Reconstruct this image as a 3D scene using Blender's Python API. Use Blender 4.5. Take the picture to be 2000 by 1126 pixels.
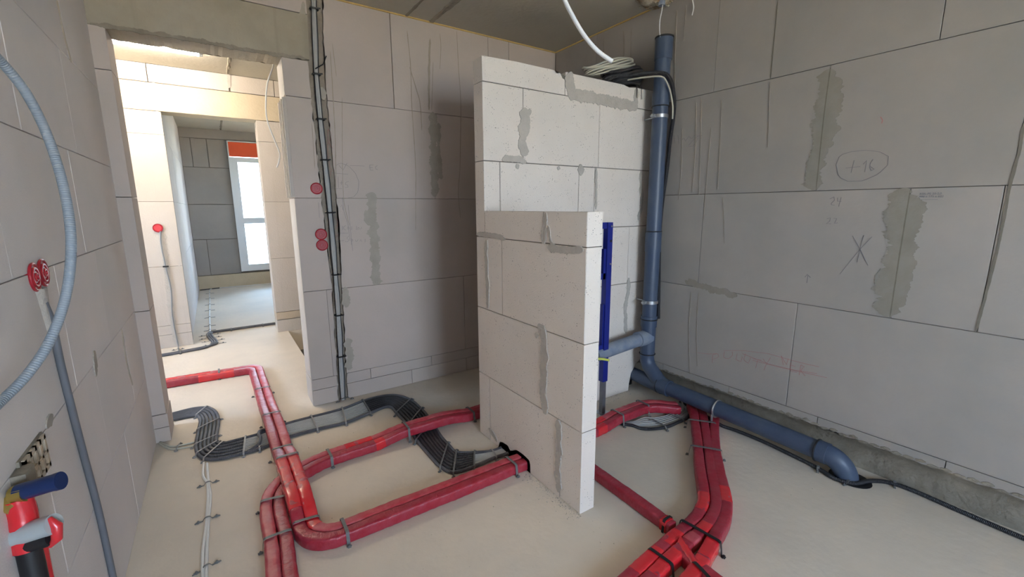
# Bare masonry room under construction: red heating pipes, cable runs, soil stack, partition
SKY, LAMP, EXPO, SUN = 20.5, 185.0, 0.45, 90.0
WX0, WX1, WZ0, WZ1, YF = -0.2, 1.5, 0.8, 2.35, -3.2
import bpy, bmesh, math, random
from mathutils import Vector, Matrix, noise
random.seed(7)
for o in list(bpy.data.objects): bpy.data.objects.remove(o, do_unlink=True)
scn = bpy.context.scene
col = scn.collection

# ---------------------------------------------------------------- camera, sky, light, exposure
CAM_H = 1.42
cam_d = bpy.data.cameras.new('camera'); cam = bpy.data.objects.new('camera', cam_d); col.objects.link(cam)
cam_d.sensor_width = 36.0; cam_d.lens = 859.25 * 36.0 / 2000.0; cam_d.clip_start = 0.02; cam_d.clip_end = 200
pitch, yaw, roll = 0.182851, 0.592008, 0.00507326
fwd = Vector((math.sin(yaw)*math.cos(pitch), math.cos(yaw)*math.cos(pitch), -math.sin(pitch)))
rt = Vector((math.cos(yaw), -math.sin(yaw), 0)); dn = fwd.cross(rt)
r2 = math.cos(roll)*rt + math.sin(roll)*dn; d2 = -math.sin(roll)*rt + math.cos(roll)*dn
m = Matrix.Identity(4)
for i in range(3):
    m[i][0] = r2[i]; m[i][1] = -d2[i]; m[i][2] = -fwd[i]
m[0][3], m[1][3], m[2][3] = 0, 0, CAM_H
cam.matrix_world = m
scn.camera = cam
scn.view_settings.view_transform = 'Standard'; scn.view_settings.look = 'None'
scn.view_settings.gamma = 1; scn.view_settings.use_curve_mapping = False
scn.view_settings.exposure = EXPO

w = bpy.data.worlds.new('sky'); scn.world = w; w.use_nodes = True
nt = w.node_tree; nt.nodes.clear()
wo = nt.nodes.new('ShaderNodeOutputWorld'); bg = nt.nodes.new('ShaderNodeBackground')
tc = nt.nodes.new('ShaderNodeTexCoord'); sx = nt.nodes.new('ShaderNodeSeparateXYZ'); cr = nt.nodes.new('ShaderNodeValToRGB')
nt.links.new(tc.outputs['Generated'], sx.inputs[0]); nt.links.new(sx.outputs[2], cr.inputs[0])
cr.color_ramp.elements[0].position = 0.0; cr.color_ramp.elements[0].color = (0.76, 0.88, 1.0, 1)
cr.color_ramp.elements[1].position = 0.75; cr.color_ramp.elements[1].color = (0.34, 0.58, 1.0, 1)
nt.links.new(cr.outputs[0], bg.inputs[0]); bg.inputs[1].default_value = SKY
nt.links.new(bg.outputs[0], wo.inputs[0])

def portal(name, loc, sx_, sz_, rot):
    ld = bpy.data.lights.new(name, 'AREA'); ld.shape = 'RECTANGLE'; ld.size = sx_; ld.size_y = sz_
    ld.cycles.is_portal = True
    o = bpy.data.objects.new(name, ld); col.objects.link(o); o.location = loc; o.rotation_euler = rot
    return o
portal('window_portal', (WX0/2+WX1/2, YF-0.02, (WZ0+WZ1)/2), WX1-WX0, WZ1-WZ0, (math.radians(90), 0, 0))
portal('window_portal', (0.80, 9.72, 1.28), 0.86, 2.05, (math.radians(-90), 0, 0))

sl = bpy.data.lights.new('sun', 'SUN'); sl.energy = SUN; sl.angle = 0.009; sl.color = (1.0, 0.93, 0.82)
so = bpy.data.objects.new('sun', sl); col.objects.link(so)
so.rotation_euler = Vector((0.10, -1.0, -1.35)).to_track_quat('-Z', 'Y').to_euler()
portal('window_portal', (-3.0, 4.35, 1.6), 1.4, 1.1, (0, math.radians(-90), 0))
# ---------------------------------------------------------------- measured outlines on the floor and on the walls (metres)
NEAR = [[-0.366, 3.588], [-0.287, 3.587], [-0.235, 3.57], [-0.216, 3.467], [-0.224, 3.321], [-0.232, 3.101], [-0.22, 2.977], [-0.184, 2.888], [-0.114, 2.84], [0.008, 2.827], [0.09, 2.831], [0.267, 2.882], [0.421, 2.886], [0.596, 2.873], [0.773, 2.922], [0.881, 2.954], [0.917, 2.929], [0.915, 2.815], [0.916, 2.594], [0.89, 2.388], [0.889, 2.178], [0.895, 2.046], [0.934, 1.962], [1.053, 1.949], [1.204, 1.962], [1.296, 1.957], [1.393, 1.971]]
FAR = [[-0.374, 3.721], [-0.254, 3.736], [-0.172, 3.699], [-0.12, 3.594], [-0.101, 3.423], [-0.115, 3.168], [-0.114, 3.077], [-0.088, 3.048], [-0.051, 3.048], [0.031, 3.052], [0.102, 3.057], [0.267, 3.108], [0.421, 3.118], [0.629, 3.127], [0.787, 3.174], [0.942, 3.177], [1.039, 3.121], [1.096, 2.982], [1.105, 2.799], [1.089, 2.586], [1.056, 2.378], [1.05, 2.263], [1.052, 2.157], [1.134, 2.088], [1.221, 2.041], [1.33, 2.042], [1.421, 2.037]]
R3L = [[2.512, 1.598], [2.116, 1.304], [1.922, 1.169], [1.823, 1.087], [1.714, 1.036], [1.576, 1.0], [1.453, 0.993], [1.321, 0.967], [1.198, 0.965], [1.124, 0.959]]
R3s1 = [[2.572, 1.586], [2.246, 1.342], [2.005, 1.167], [1.864, 1.059], [1.76, 0.996], [1.633, 0.967], [1.5, 0.961], [1.36, 0.947], [1.19, 0.924]]
R3s2 = [[2.602, 1.552], [2.31, 1.331], [2.046, 1.138], [1.907, 1.03], [1.787, 0.96], [1.609, 0.908], [1.507, 0.895], [1.386, 0.881]]
R3R = [[2.575, 1.485], [2.307, 1.277], [2.082, 1.114], [1.888, 0.969], [1.761, 0.905], [1.603, 0.849], [1.494, 0.818], [1.412, 0.796]]
C5clips = [[-0.164, 8.971], [-0.163, 8.439], [-0.163, 7.886], [-0.162, 7.438], [-0.162, 6.935], [-0.161, 6.435], [-0.161, 6.184]]
C3a = [[-0.185, 2.862], [-0.186, 2.71], [-0.166, 2.615], [-0.167, 2.316], [-0.179, 2.077], [-0.179, 1.907]]
C3b = [[-0.17, 2.845], [-0.161, 2.612], [-0.153, 2.486], [-0.16, 2.294], [-0.165, 2.09], [-0.167, 1.899]]
C3clips = [[-0.21, 2.616], [-0.122, 2.619], [-0.218, 2.295], [-0.117, 2.298], [-0.214, 1.95], [-0.122, 1.972]]
C4 = [[-0.426, 3.271], [-0.361, 3.149], [-0.297, 3.126], [-0.233, 3.11]]
C4b = [[-0.429, 3.301], [-0.364, 3.185], [-0.301, 3.17], [-0.235, 3.168]]
C6k = [[2.14, 1.775], [2.155, 1.719], [2.206, 1.676], [2.298, 1.64], [2.422, 1.636], [2.521, 1.638], [2.618, 1.673], [2.693, 1.73]]
C6g = [[2.286, 1.785], [2.33, 1.728], [2.483, 1.712], [2.59, 1.732], [2.663, 1.751]]
C6s = [[2.721, 2.035], [2.728, 1.921], [2.694, 1.811], [2.654, 1.757]]
C7 = [[2.668, 1.664], [2.656, 1.526], [2.629, 1.445], [2.644, 1.357], [2.648, 1.184], [2.627, 0.982], [2.596, 0.874], [2.567, 0.79], [2.6, 0.718], [2.699, 0.676], [2.757, 0.621], [2.775, 0.538], [2.76, 0.363], [2.746, 0.154]]
STAINS=[
  ('A', 'drip', 0.01, [(1.313, 2.676), (1.328, 2.438), (1.324, 2.189), (1.333, 1.709), (1.323, 1.498)]) ,
  ('A', 'drip', 0.012, [(1.32, 2.436), (1.361, 2.301), (1.389, 2.197), (1.396, 1.995)]) ,
  ('A', 'drip', 0.028, [(1.491, 2.659), (1.474, 2.461), (1.461, 2.15)]) ,
  ('A', 'drip', 0.008, [(1.509, 2.502), (1.482, 2.152)]) ,
  ('A', 'drip', 0.008, [(1.572, 2.71), (1.577, 2.622), (1.562, 2.457)]) ,
  ('A', 'drip', 0.008, [(1.715, 2.756), (1.724, 2.463), (1.735, 2.238), (1.711, 1.725), (1.691, 1.542), (1.704, 1.335)]) ,
  ('A', 'drip', 0.01, [(0.769, 2.444), (0.766, 2.188), (0.758, 1.856), (0.736, 1.511)]) ,
  ('A', 'drip', 0.008, [(0.786, 2.494), (0.797, 2.289)]) ,
  ('A', 'drip', 0.007, [(0.824, 2.162), (0.786, 1.494), (0.811, 1.296)]) ,
  ('A', 'drip', 0.006, [(1.323, 1.498), (1.311, 1.243)]) ,
  ('A', 'drip', 0.007, [(0.618, 1.976), (0.613, 1.679)]) ,
  ('A', 'damp', 0.045, [(1.49, 2.142), (1.494, 2.022), (1.491, 1.832), (1.486, 1.503)]) ,
  ('A', 'damp', 0.025, [(1.534, 2.064), (1.53, 1.834), (1.544, 1.639)]) ,
  ('A', 'damp', 0.05, [(0.99, 1.532), (0.979, 1.403), (0.985, 1.14), (0.978, 0.846)]) ,
  ('A', 'damp', 0.03, [(0.934, 1.404), (0.949, 1.292)]) ,
  ('A', 'damp', 0.035, [(0.751, 0.855), (0.748, 0.702)]) ,
  ('A', 'damp', 0.04, [(0.738, 0.47), (0.746, 0.309), (0.732, 0.223)]) ,
  ('A', 'damp', 0.03, [(0.697, 2.211), (0.703, 2.131)]) ,
  ('A', 'damp', 0.02, [(0.626, 2.711), (0.615, 2.538), (0.627, 2.434)]) ,
  ('R', 'damp', 0.06, [(1.098, 2.105), (1.095, 1.994), (1.102, 1.87), (1.105, 1.69), (1.104, 1.499)]) ,
  ('R', 'damp', 0.05, [(1.066, 2.061), (1.055, 1.961), (1.059, 1.838), (1.069, 1.712)]) ,
  ('R', 'damp', 0.075, [(0.719, 1.5), (0.715, 1.421), (0.71, 1.253), (0.718, 1.08), (0.714, 0.882)]) ,
  ('R', 'damp', 0.04, [(0.67, 1.455), (0.668, 1.35), (0.679, 1.231), (0.672, 1.086), (0.684, 0.934)]) ,
  ('R', 'damp', 0.03, [(1.841, 0.908), (1.792, 0.9), (1.695, 0.886), (1.463, 0.861)]) ,
  ('R', 'damp', 0.04, [(1.814, 0.926), (1.783, 0.887)]) ,
  ('R', 'seam', 0.01, [(0.384, 1.736), (0.382, 1.619), (0.389, 1.498), (0.389, 1.418), (0.388, 1.272), (0.393, 1.122), (0.405, 0.877)]) ,
  ('R', 'seam', 0.006, [(0.699, 1.49), (0.701, 1.23), (0.701, 0.88)]) ,
  ('R', 'seam', 0.006, [(1.089, 2.11), (1.093, 1.893), (1.089, 1.501)]) ,
  ('R', 'seam', 0.005, [(1.385, 2.526), (1.388, 2.129)]) ,
  ('R', 'drip', 0.01, [(1.812, 2.108), (1.791, 1.757), (1.781, 1.494)]) ,
  ('R', 'drip', 0.006, [(1.728, 1.908), (1.732, 1.655), (1.733, 1.493), (1.734, 1.327)]) ,
  ('R', 'drip', 0.009, [(1.669, 2.065), (1.658, 1.775), (1.65, 1.523)]) ,
  ('R', 'drip', 0.006, [(1.386, 2.107), (1.375, 1.941), (1.363, 1.752)]) ,
  ('R', 'drip', 0.006, [(1.611, 1.474), (1.592, 1.33), (1.576, 1.185)]) ,
  ('R', 'drip', 0.006, [(1.943, 1.938), (1.927, 1.669), (1.936, 1.464)]) ,
  ('R', 'drip', 0.01, [(1.847, 2.083), (1.831, 1.793), (1.832, 1.512)]) ,
  ('R', 'drip', 0.01, [(1.787, 0.836), (1.784, 0.58), (1.754, 0.249)]) ,
  ('R', 'drip', 0.006, [(1.729, 0.845), (1.725, 0.594), (1.7, 0.323)]) ,
  ('R', 'drip', 0.012, [(2.698, 2.714), (2.698, 2.471)]) ,
  ('R', 'drip', 0.02, [(2.499, 2.709), (2.488, 2.6), (2.488, 2.511)]) ,
  ('R', 'drip', 0.008, [(2.425, 2.704), (2.416, 2.457)]) ,
  ('R', 'drip', 0.02, [(2.038, 2.694), (2.036, 2.506), (2.018, 2.148)]) ,
  ('R', 'drip', 0.01, [(1.969, 2.701), (1.972, 2.488)]) ,
  ('P', 'smear', 0.018, [(2.281, 1.264), (2.169, 1.266), (2.033, 1.262), (1.977, 1.248)]) ,
  ('P', 'smear', 0.022, [(2.164, 1.243), (2.173, 1.143), (2.161, 0.966), (2.165, 0.837)]) ,
  ('P', 'smear', 0.022, [(1.623, 1.394), (1.634, 1.311), (1.641, 1.249)]) ,
  ('P', 'smear', 0.012, [(1.604, 1.336), (1.587, 1.266), (1.554, 1.236)]) ,
  ('P', 'smear', 0.022, [(1.61, 1.236), (1.5, 1.23), (1.368, 1.24)]) ,
  ('P', 'smear', 0.035, [(1.676, 0.852), (1.635, 0.801), (1.629, 0.685), (1.635, 0.522), (1.613, 0.399)]) ,
  ('P', 'smear', 0.02, [(1.705, 0.792), (1.676, 0.791)]) ,
  ('P', 'smear', 0.028, [(1.517, 0.412), (1.507, 0.303), (1.512, 0.164), (1.505, 0.028)]) ,
  ('P', 'smear', 0.02, [(2.174, 0.078), (2.115, 0.054), (2.074, 0.032)]) ,
  ('T', 'smear', 0.045, [(1.915, 2.231), (1.908, 2.172), (1.897, 2.105)]) ,
  ('T', 'smear', 0.045, [(1.889, 2.104), (1.981, 2.104), (2.136, 2.105), (2.301, 2.1), (2.529, 2.1)]) ,
  ('T', 'smear', 0.03, [(2.51, 2.218), (2.508, 2.098)]) ,
  ('T', 'smear', 0.04, [(1.568, 1.985), (1.561, 1.871), (1.557, 1.713)]) ,
  ('T', 'smear', 0.02, [(1.601, 1.983), (1.601, 1.946)]) ,
  ('T', 'smear', 0.025, [(1.407, 1.685), (1.477, 1.697), (1.58, 1.682)]) ,
  ('T', 'smear', 0.02, [(1.506, 1.667), (1.52, 1.639)]) ,
  ('T', 'smear', 0.03, [(2.007, 1.691), (2.014, 1.618)]) ,
  ('T', 'smear', 0.016, [(1.828, 1.67), (1.824, 1.645)]) ,
  ('T', 'smear', 0.012, [(2.149, 1.672), (2.155, 1.532), (2.156, 1.401)]) ,
  ('T', 'smear', 0.02, [(2.591, 1.673), (2.6, 1.558), (2.619, 1.449), (2.589, 1.32)]) ,
  ('T', 'smear', 0.022, [(2.516, 0.901), (2.512, 0.793), (2.491, 0.679), (2.509, 0.477)]) ,
  ('L', 'damp', 0.022, [(1.668, 0.856), (1.605, 0.845)]) ,
  ('L', 'damp', 0.03, [(2.238, 0.886), (2.192, 0.797)]) ,
  ('L', 'drip', 0.012, [(2.829, 0.837), (2.804, 0.69), (2.855, 0.532)]) ,
  ('L', 'drip', 0.012, [(2.662, 2.254), (2.676, 2.144), (2.728, 2.036)]) ,
  ('B', 'smear', 0.02, [(0.306, 2.92), (0.286, 2.638)]) ,
]
MARKS=[
  ('R', 'pencil', 0.0025, [[(1.011, 1.625), (1.0, 1.672), (0.953, 1.685), (0.894, 1.686), (0.836, 1.673), (0.799, 1.648), (0.797, 1.608), (0.829, 1.567), (0.887, 1.539), (0.952, 1.54), (0.993, 1.565), (1.011, 1.625)], [(0.966, 1.606), (0.906, 1.609)], [(0.935, 1.641), (0.941, 1.582)], [(0.895, 1.62), (0.882, 1.636), (0.884, 1.581)], [(0.858, 1.639), (0.869, 1.614), (0.864, 1.587), (0.849, 1.583), (0.847, 1.6), (0.864, 1.606)]]) ,
  ('R', 'pencil', 0.0025, [[(1.02, 1.454), (1.002, 1.464), (0.996, 1.449), (1.018, 1.423), (0.995, 1.422)], [(0.985, 1.459), (0.986, 1.441), (0.967, 1.44)], [(0.97, 1.461), (0.976, 1.414)]]) ,
  ('R', 'pencil', 0.0025, [[(1.022, 1.351), (1.007, 1.359), (1.003, 1.343), (1.024, 1.324), (1.001, 1.325)], [(0.992, 1.354), (0.979, 1.359), (0.975, 1.344), (0.992, 1.327), (0.971, 1.331)]]) ,
  ('R', 'pencil', 0.0025, [[(0.818, 1.267), (0.859, 1.203), (0.932, 1.066)], [(0.899, 1.268), (0.859, 1.203), (0.818, 1.124)], [(0.852, 1.273), (0.859, 1.203), (0.864, 1.135)]]) ,
  ('R', 'pencil', 0.0022, [[(2.028, 1.889), (2.044, 1.871), (2.021, 1.848)], [(2.004, 1.9), (1.988, 1.844)], [(1.971, 1.896), (1.955, 1.837)], [(1.944, 1.856), (1.922, 1.876), (1.908, 1.848), (1.884, 1.881), (1.866, 1.856), (1.838, 1.885), (1.807, 1.861), (1.844, 1.811), (1.894, 1.81), (1.822, 1.87), (1.786, 1.871)]]) ,
  ('R', 'pencil', 0.004, [[(1.094, 1.029), (1.083, 1.048), (1.066, 1.03)], [(1.08, 1.045), (1.081, 0.999)]]) ,
  ('R', 'redpen', 0.005, [[(0.851, 1.834), (0.841, 1.821), (0.843, 1.803)]]) ,
  ('R', 'redpen', 0.0022, [[(1.704, 0.422), (1.62, 0.435), (1.566, 0.454)], [(1.594, 0.438), (1.593, 0.381)], [(1.594, 0.438), (1.559, 0.456), (1.55, 0.433), (1.588, 0.408)], [(1.515, 0.482), (1.518, 0.439), (1.487, 0.438), (1.458, 0.47), (1.464, 0.496)], [(1.43, 0.492), (1.436, 0.449), (1.402, 0.445), (1.396, 0.481)], [(1.378, 0.506), (1.387, 0.46), (1.354, 0.449), (1.345, 0.489)], [(1.332, 0.486), (1.279, 0.492)], [(1.3, 0.489), (1.308, 0.433)], [(1.271, 0.504), (1.247, 0.478), (1.228, 0.523)], [(1.247, 0.478), (1.258, 0.435)], [(1.17, 0.552), (1.153, 0.5)], [(1.17, 0.552), (1.137, 0.505), (1.13, 0.545)], [(1.114, 0.531), (1.114, 0.475), (1.079, 0.477)], [(1.112, 0.51), (1.088, 0.511)], [(1.062, 0.528), (1.064, 0.466)], [(1.062, 0.528), (1.041, 0.522), (1.062, 0.497), (1.033, 0.47)], [(1.522, 0.487), (1.399, 0.521), (1.245, 0.544), (1.074, 0.54), (0.971, 0.544)], [(1.397, 0.501), (1.239, 0.481), (1.096, 0.487), (0.977, 0.503)], [(1.331, 0.476), (1.18, 0.479), (0.929, 0.495)]]) ,
  ('A', 'pencil', 0.0022, [[(0.984, 1.723), (0.982, 1.687), (1.008, 1.688)], [(0.984, 1.723), (1.01, 1.725)], [(0.983, 1.705), (1.005, 1.706)], [(1.039, 1.722), (1.024, 1.714), (1.023, 1.696), (1.041, 1.693)]]) ,
  ('A', 'pencil', 0.0018, [[(0.751, 1.709), (0.779, 1.728), (0.833, 1.713), (0.879, 1.662), (0.9, 1.602), (0.888, 1.531), (0.853, 1.494), (0.818, 1.491)], [(0.771, 1.71), (0.796, 1.68), (0.827, 1.73)], [(0.844, 1.713), (0.947, 1.714)], [(0.742, 1.643), (0.736, 1.563)], [(0.759, 1.637), (0.757, 1.56)], [(0.769, 1.592), (0.79, 1.593)], [(0.781, 1.606), (0.778, 1.578)], [(0.829, 1.604), (0.804, 1.596), (0.803, 1.579), (0.824, 1.579), (0.823, 1.562), (0.802, 1.561)], [(0.705, 1.552), (0.78, 1.554)], [(0.713, 1.659), (0.829, 1.653)]]) ,
  ('A', 'pencil', 0.0018, [[(0.765, 1.294), (0.763, 1.265)], [(0.786, 1.297), (0.764, 1.279), (0.784, 1.264)], [(0.8, 1.286), (0.798, 1.267), (0.813, 1.274), (0.814, 1.285), (0.8, 1.286)], [(0.828, 1.288), (0.826, 1.263)], [(0.861, 1.291), (0.859, 1.262)], [(0.871, 1.28), (0.87, 1.261)], [(0.871, 1.28), (0.886, 1.279), (0.884, 1.261)], [(0.896, 1.268), (0.889, 1.276), (0.897, 1.283)]]) ,
  ('A', 'pencil', 0.0018, [[(0.706, 1.245), (0.8, 1.242)], [(0.802, 1.22), (0.787, 1.209), (0.804, 1.19), (0.784, 1.173), (0.775, 1.188)], [(0.819, 1.201), (0.816, 1.157)], [(0.819, 1.201), (0.833, 1.196), (0.824, 1.182)], [(0.847, 1.192), (0.846, 1.177), (0.864, 1.18), (0.865, 1.195)], [(0.879, 1.179), (0.88, 1.194), (0.894, 1.19), (0.893, 1.175)], [(0.917, 1.196), (0.915, 1.17)], [(0.715, 1.184), (0.768, 1.192)]]) ,
  ('A', 'redpen', 0.002, [[(0.718, 1.946), (0.703, 1.785), (0.712, 1.683)], [(0.718, 1.946), (0.74, 1.921), (0.715, 1.853), (0.739, 1.821)], [(0.722, 1.684), (0.704, 1.632)], [(0.702, 1.235), (0.736, 1.237), (0.706, 1.206), (0.737, 1.204)], [(0.721, 1.356), (0.736, 1.327), (0.73, 1.291), (0.715, 1.27)]]) ,
  ('A', 'pencil', 0.0016, [[(0.779, 1.494), (0.78, 1.405), (0.804, 1.296), (0.81, 1.186)], [(0.761, 1.426), (0.772, 1.444), (0.776, 1.405)], [(0.708, 1.281), (0.722, 1.458)], [(0.618, 1.458), (0.616, 1.354)], [(0.814, 1.441), (0.819, 1.204), (0.823, 1.112)]]) ,
]
# ---------------------------------------------------------------- materials
def mat(name, colr, rough=0.8, var=0.0, vscale=3.0, bump=0.0, bscale=40.0, col2=None, spec=0.5, metal=0.0, uv_bump=None, pits=0.0, emit=None, island=0.0, coat=0.0, streak=0.0):
    m = bpy.data.materials.new(name); m.use_nodes = True
    nt = m.node_tree; N = nt.nodes; L = nt.links; b = N['Principled BSDF']
    b.inputs['Roughness'].default_value = rough; b.inputs['Metallic'].default_value = metal
    b.inputs['Specular IOR Level'].default_value = spec
    if coat: b.inputs['Coat Weight'].default_value = coat; b.inputs['Coat Roughness'].default_value = 0.25
    c2 = col2 or tuple(x*0.72 for x in colr)
    tc = N.new('ShaderNodeTexCoord')
    last = None
    if var > 0:
        n = N.new('ShaderNodeTexNoise'); n.inputs['Scale'].default_value = vscale; n.inputs['Detail'].default_value = 7; n.inputs['Roughness'].default_value = 0.62
        L.new(tc.outputs['Object'], n.inputs['Vector'])
        r = N.new('ShaderNodeMapRange'); r.inputs[1].default_value = 0.36; r.inputs[2].default_value = 0.70; r.inputs[3].default_value = 0; r.inputs[4].default_value = var
        L.new(n.outputs[0], r.inputs[0])
        mx = N.new('ShaderNodeMix'); mx.data_type = 'RGBA'; mx.inputs['A'].default_value = (*colr, 1); mx.inputs['B'].default_value = (*c2, 1)
        L.new(r.outputs[0], mx.inputs['Factor']); last = mx.outputs['Result']
    else:
        rg = N.new('ShaderNodeRGB'); rg.outputs[0].default_value = (*colr, 1); last = rg.outputs[0]
    if streak > 0:
        mp = N.new('ShaderNodeMapping'); mp.inputs['Scale'].default_value = (26, 26, 0.8); L.new(tc.outputs['Object'], mp.inputs[0])
        n = N.new('ShaderNodeTexNoise'); n.inputs['Scale'].default_value = 1; n.inputs['Detail'].default_value = 4; L.new(mp.outputs[0], n.inputs['Vector'])
        r = N.new('ShaderNodeMapRange'); r.inputs[1].default_value = 0.56; r.inputs[2].default_value = 0.72; r.inputs[3].default_value = 1.0; r.inputs[4].default_value = 1.0-streak
        L.new(n.outputs[0], r.inputs[0])
        hs = N.new('ShaderNodeHueSaturation'); L.new(last, hs.inputs['Color']); L.new(r.outputs[0], hs.inputs['Value']); last = hs.outputs[0]
    if island > 0:
        oi = N.new('ShaderNodeObjectInfo'); r = N.new('ShaderNodeMapRange'); r.inputs[3].default_value = 1-island; r.inputs[4].default_value = 1+island
        L.new(oi.outputs['Random'], r.inputs[0])
        hs = N.new('ShaderNodeHueSaturation'); L.new(last, hs.inputs['Color']); L.new(r.outputs[0], hs.inputs['Value']); last = hs.outputs[0]
    hgt = None
    if pits > 0:
        v = N.new('ShaderNodeTexVoronoi'); v.inputs['Scale'].default_value = pits; v.inputs['Randomness'].default_value = 1
        L.new(tc.outputs['Object'], v.inputs['Vector'])
        n2 = N.new('ShaderNodeTexNoise'); n2.inputs['Scale'].default_value = pits*0.23; L.new(tc.outputs['Object'], n2.inputs['Vector'])
        mt = N.new('ShaderNodeMath'); mt.operation = 'MULTIPLY_ADD'; mt.inputs[1].default_value = 0.62; mt.inputs[2].default_value = -0.205
        L.new(n2.outputs[0], mt.inputs[0])
        lt = N.new('ShaderNodeMath'); lt.operation = 'LESS_THAN'; L.new(v.outputs['Distance'], lt.inputs[0]); L.new(mt.outputs[0], lt.inputs[1])
        mx = N.new('ShaderNodeMix'); mx.data_type = 'RGBA'; L.new(lt.outputs[0], mx.inputs['Factor']); L.new(last, mx.inputs['A']); mx.inputs['B'].default_value = (*[x*0.35 for x in colr], 1)
        last = mx.outputs['Result']
    L.new(last, b.inputs['Base Color'])
    if bump > 0:
        n = N.new('ShaderNodeTexNoise'); n.inputs['Scale'].default_value = bscale; n.inputs['Detail'].default_value = 6; L.new(tc.outputs['Object'], n.inputs['Vector'])
        bp = N.new('ShaderNodeBump'); bp.inputs['Strength'].default_value = bump; bp.inputs['Distance'].default_value = 0.01
        L.new(n.outputs[0], bp.inputs['Height']); hgt = bp
    if uv_bump:
        kind, sc, st, dist = uv_bump
        mp = N.new('ShaderNodeMapping'); L.new(tc.outputs['UV'], mp.inputs[0])
        if kind == 'ring':
            mp.inputs['Scale'].default_value = (sc, 0, 0); t = N.new('ShaderNodeTexWave'); t.inputs['Scale'].default_value = 1; out = t.outputs[1]
        elif kind == 'film':
            mp.inputs['Scale'].default_value = (sc, sc*0.42, 1); mp.inputs['Rotation'].default_value = (0, 0, 0.35)
            t = N.new('ShaderNodeTexNoise'); t.inputs['Scale'].default_value = 1; t.inputs['Detail'].default_value = 3; t.inputs['Distortion'].default_value = 0.8; out = t.outputs[0]
        else:
            mp.inputs['Scale'].default_value = (sc, sc, 1); t = N.new('ShaderNodeTexVoronoi'); t.inputs['Scale'].default_value = 1; out = t.outputs[0]
        L.new(mp.outputs[0], t.inputs['Vector'])
        bp = N.new('ShaderNodeBump'); bp.inputs['Strength'].default_value = st; bp.inputs['Distance'].default_value = dist
        L.new(out, bp.inputs['Height'])
        if hgt: L.new(hgt.outputs[0], bp.inputs['Normal'])
        hgt = bp
    if hgt: L.new(hgt.outputs[0], b.inputs['Normal'])
    if emit: b.inputs['Emission Color'].default_value = (*emit[0], 1); b.inputs['Emission Strength'].default_value = emit[1]
    return m

M = {}
M['ks'] = mat('silicate_block', (0.535, 0.462, 0.42), 0.9, 0.8, 1.6, 0.08, 70, (0.46, 0.41, 0.365), island=0.05, spec=0.2)
M['ksr'] = mat('shaded_silicate_block', (0.385, 0.352, 0.322), 0.9, 0.9, 1.4, 0.07, 70, (0.31, 0.294, 0.275), island=0.05, spec=0.2)  # ks block again, with the right wall's dimmer light put into its colour
M['ksb'] = mat('cream_silicate_block', (0.56, 0.51, 0.46), 0.9, 0.8, 2.0, 0.2, 70, (0.50, 0.45, 0.39), island=0.04, spec=0.2, streak=0.05)
M['aac'] = mat('aerated_block', (0.77, 0.705, 0.64), 0.95, 0.7, 2.5, 0.35, 220, (0.70, 0.63, 0.565), island=0.025, spec=0.15, pits=95)
M['aacl'] = mat('pale_aerated_block', (0.77, 0.715, 0.69), 0.95, 0.8, 2.0, 0.15, 200, (0.69, 0.66, 0.64), island=0.03, spec=0.15)
M['sand'] = mat('sand_coloured_block', (0.60, 0.50, 0.38), 0.9, 0.6, 5, 0.3, 80, island=0.04, spec=0.2)
M['mortar'] = mat('joint_mortar', (0.20, 0.18, 0.155), 0.95, 0.8, 9, 0.4, 60, spec=0.1)
M['smear'] = mat('dried_adhesive', (0.50, 0.465, 0.42), 0.9, 0.8, 14, 0.5, 90, (0.42, 0.385, 0.34), spec=0.2)
M['damp'] = mat('damp_adhesive_stain', (0.42, 0.38, 0.33), 0.85, 1.0, 10, 0.3, 80, (0.36, 0.325, 0.27), spec=0.2)
M['drip_r'] = mat('grey_run_stain', (0.33, 0.295, 0.255), 0.85, 0.8, 12, 0, 0, (0.25, 0.225, 0.19), spec=0.2)
M['damp_r'] = mat('dark_adhesive_stain', (0.30, 0.28, 0.245), 0.85, 1.0, 10, 0.2, 80, (0.26, 0.24, 0.20), spec=0.2)
M['drip'] = mat('brown_run_stain', (0.40, 0.345, 0.28), 0.85, 0.8, 12, 0, 0, (0.33, 0.28, 0.22), spec=0.2)
M['concrete'] = mat('cast_concrete', (0.42, 0.375, 0.30), 0.85, 0.9, 2.2, 0.4, 45, (0.32, 0.28, 0.21), spec=0.25, streak=0.08)
M['concretey'] = mat('yellowish_concrete', (0.62, 0.53, 0.39), 0.85, 0.8, 3, 0.3, 45, (0.52, 0.44, 0.31), spec=0.25)
M['ceiling'] = mat('ceiling_slab', (0.50, 0.465, 0.39), 0.9, 0.9, 1.3, 0.25, 30, (0.43, 0.40, 0.33), spec=0.2)
M['floor'] = mat('screed_floor', (0.72, 0.635, 0.53), 0.72, 1.0, 1.1, 0.2, 26, (0.60, 0.54, 0.46), spec=0.35)
M['rough'] = mat('rough_base', (0.33, 0.295, 0.24), 0.95, 1.0, 7, 1.0, 35, (0.22, 0.195, 0.155), spec=0.15)
M['red'] = mat('red_film', (0.34, 0.014, 0.032), 0.36, 0.8, 26, 0.0, 40, (0.40, 0.055, 0.08), uv_bump=('film', 70, 0.55, 0.006), spec=0.5)
M['redsoft'] = mat('dusty_red_film', (0.43, 0.028, 0.048), 0.42, 1.0, 20, 0.0, 40, (0.54, 0.12, 0.14), uv_bump=('film', 55, 0.35, 0.004), spec=0.5)
M['tape'] = mat('bright_red_tape', (0.68, 0.018, 0.028), 0.25, 0.5, 16, 0.12, 40, (0.58, 0.04, 0.05), uv_bump=('film', 18, 0.35, 0.006), coat=0.4)
M['redcap'] = mat('red_plastic', (0.40, 0.015, 0.028), 0.35, 0.3, 20)
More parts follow.
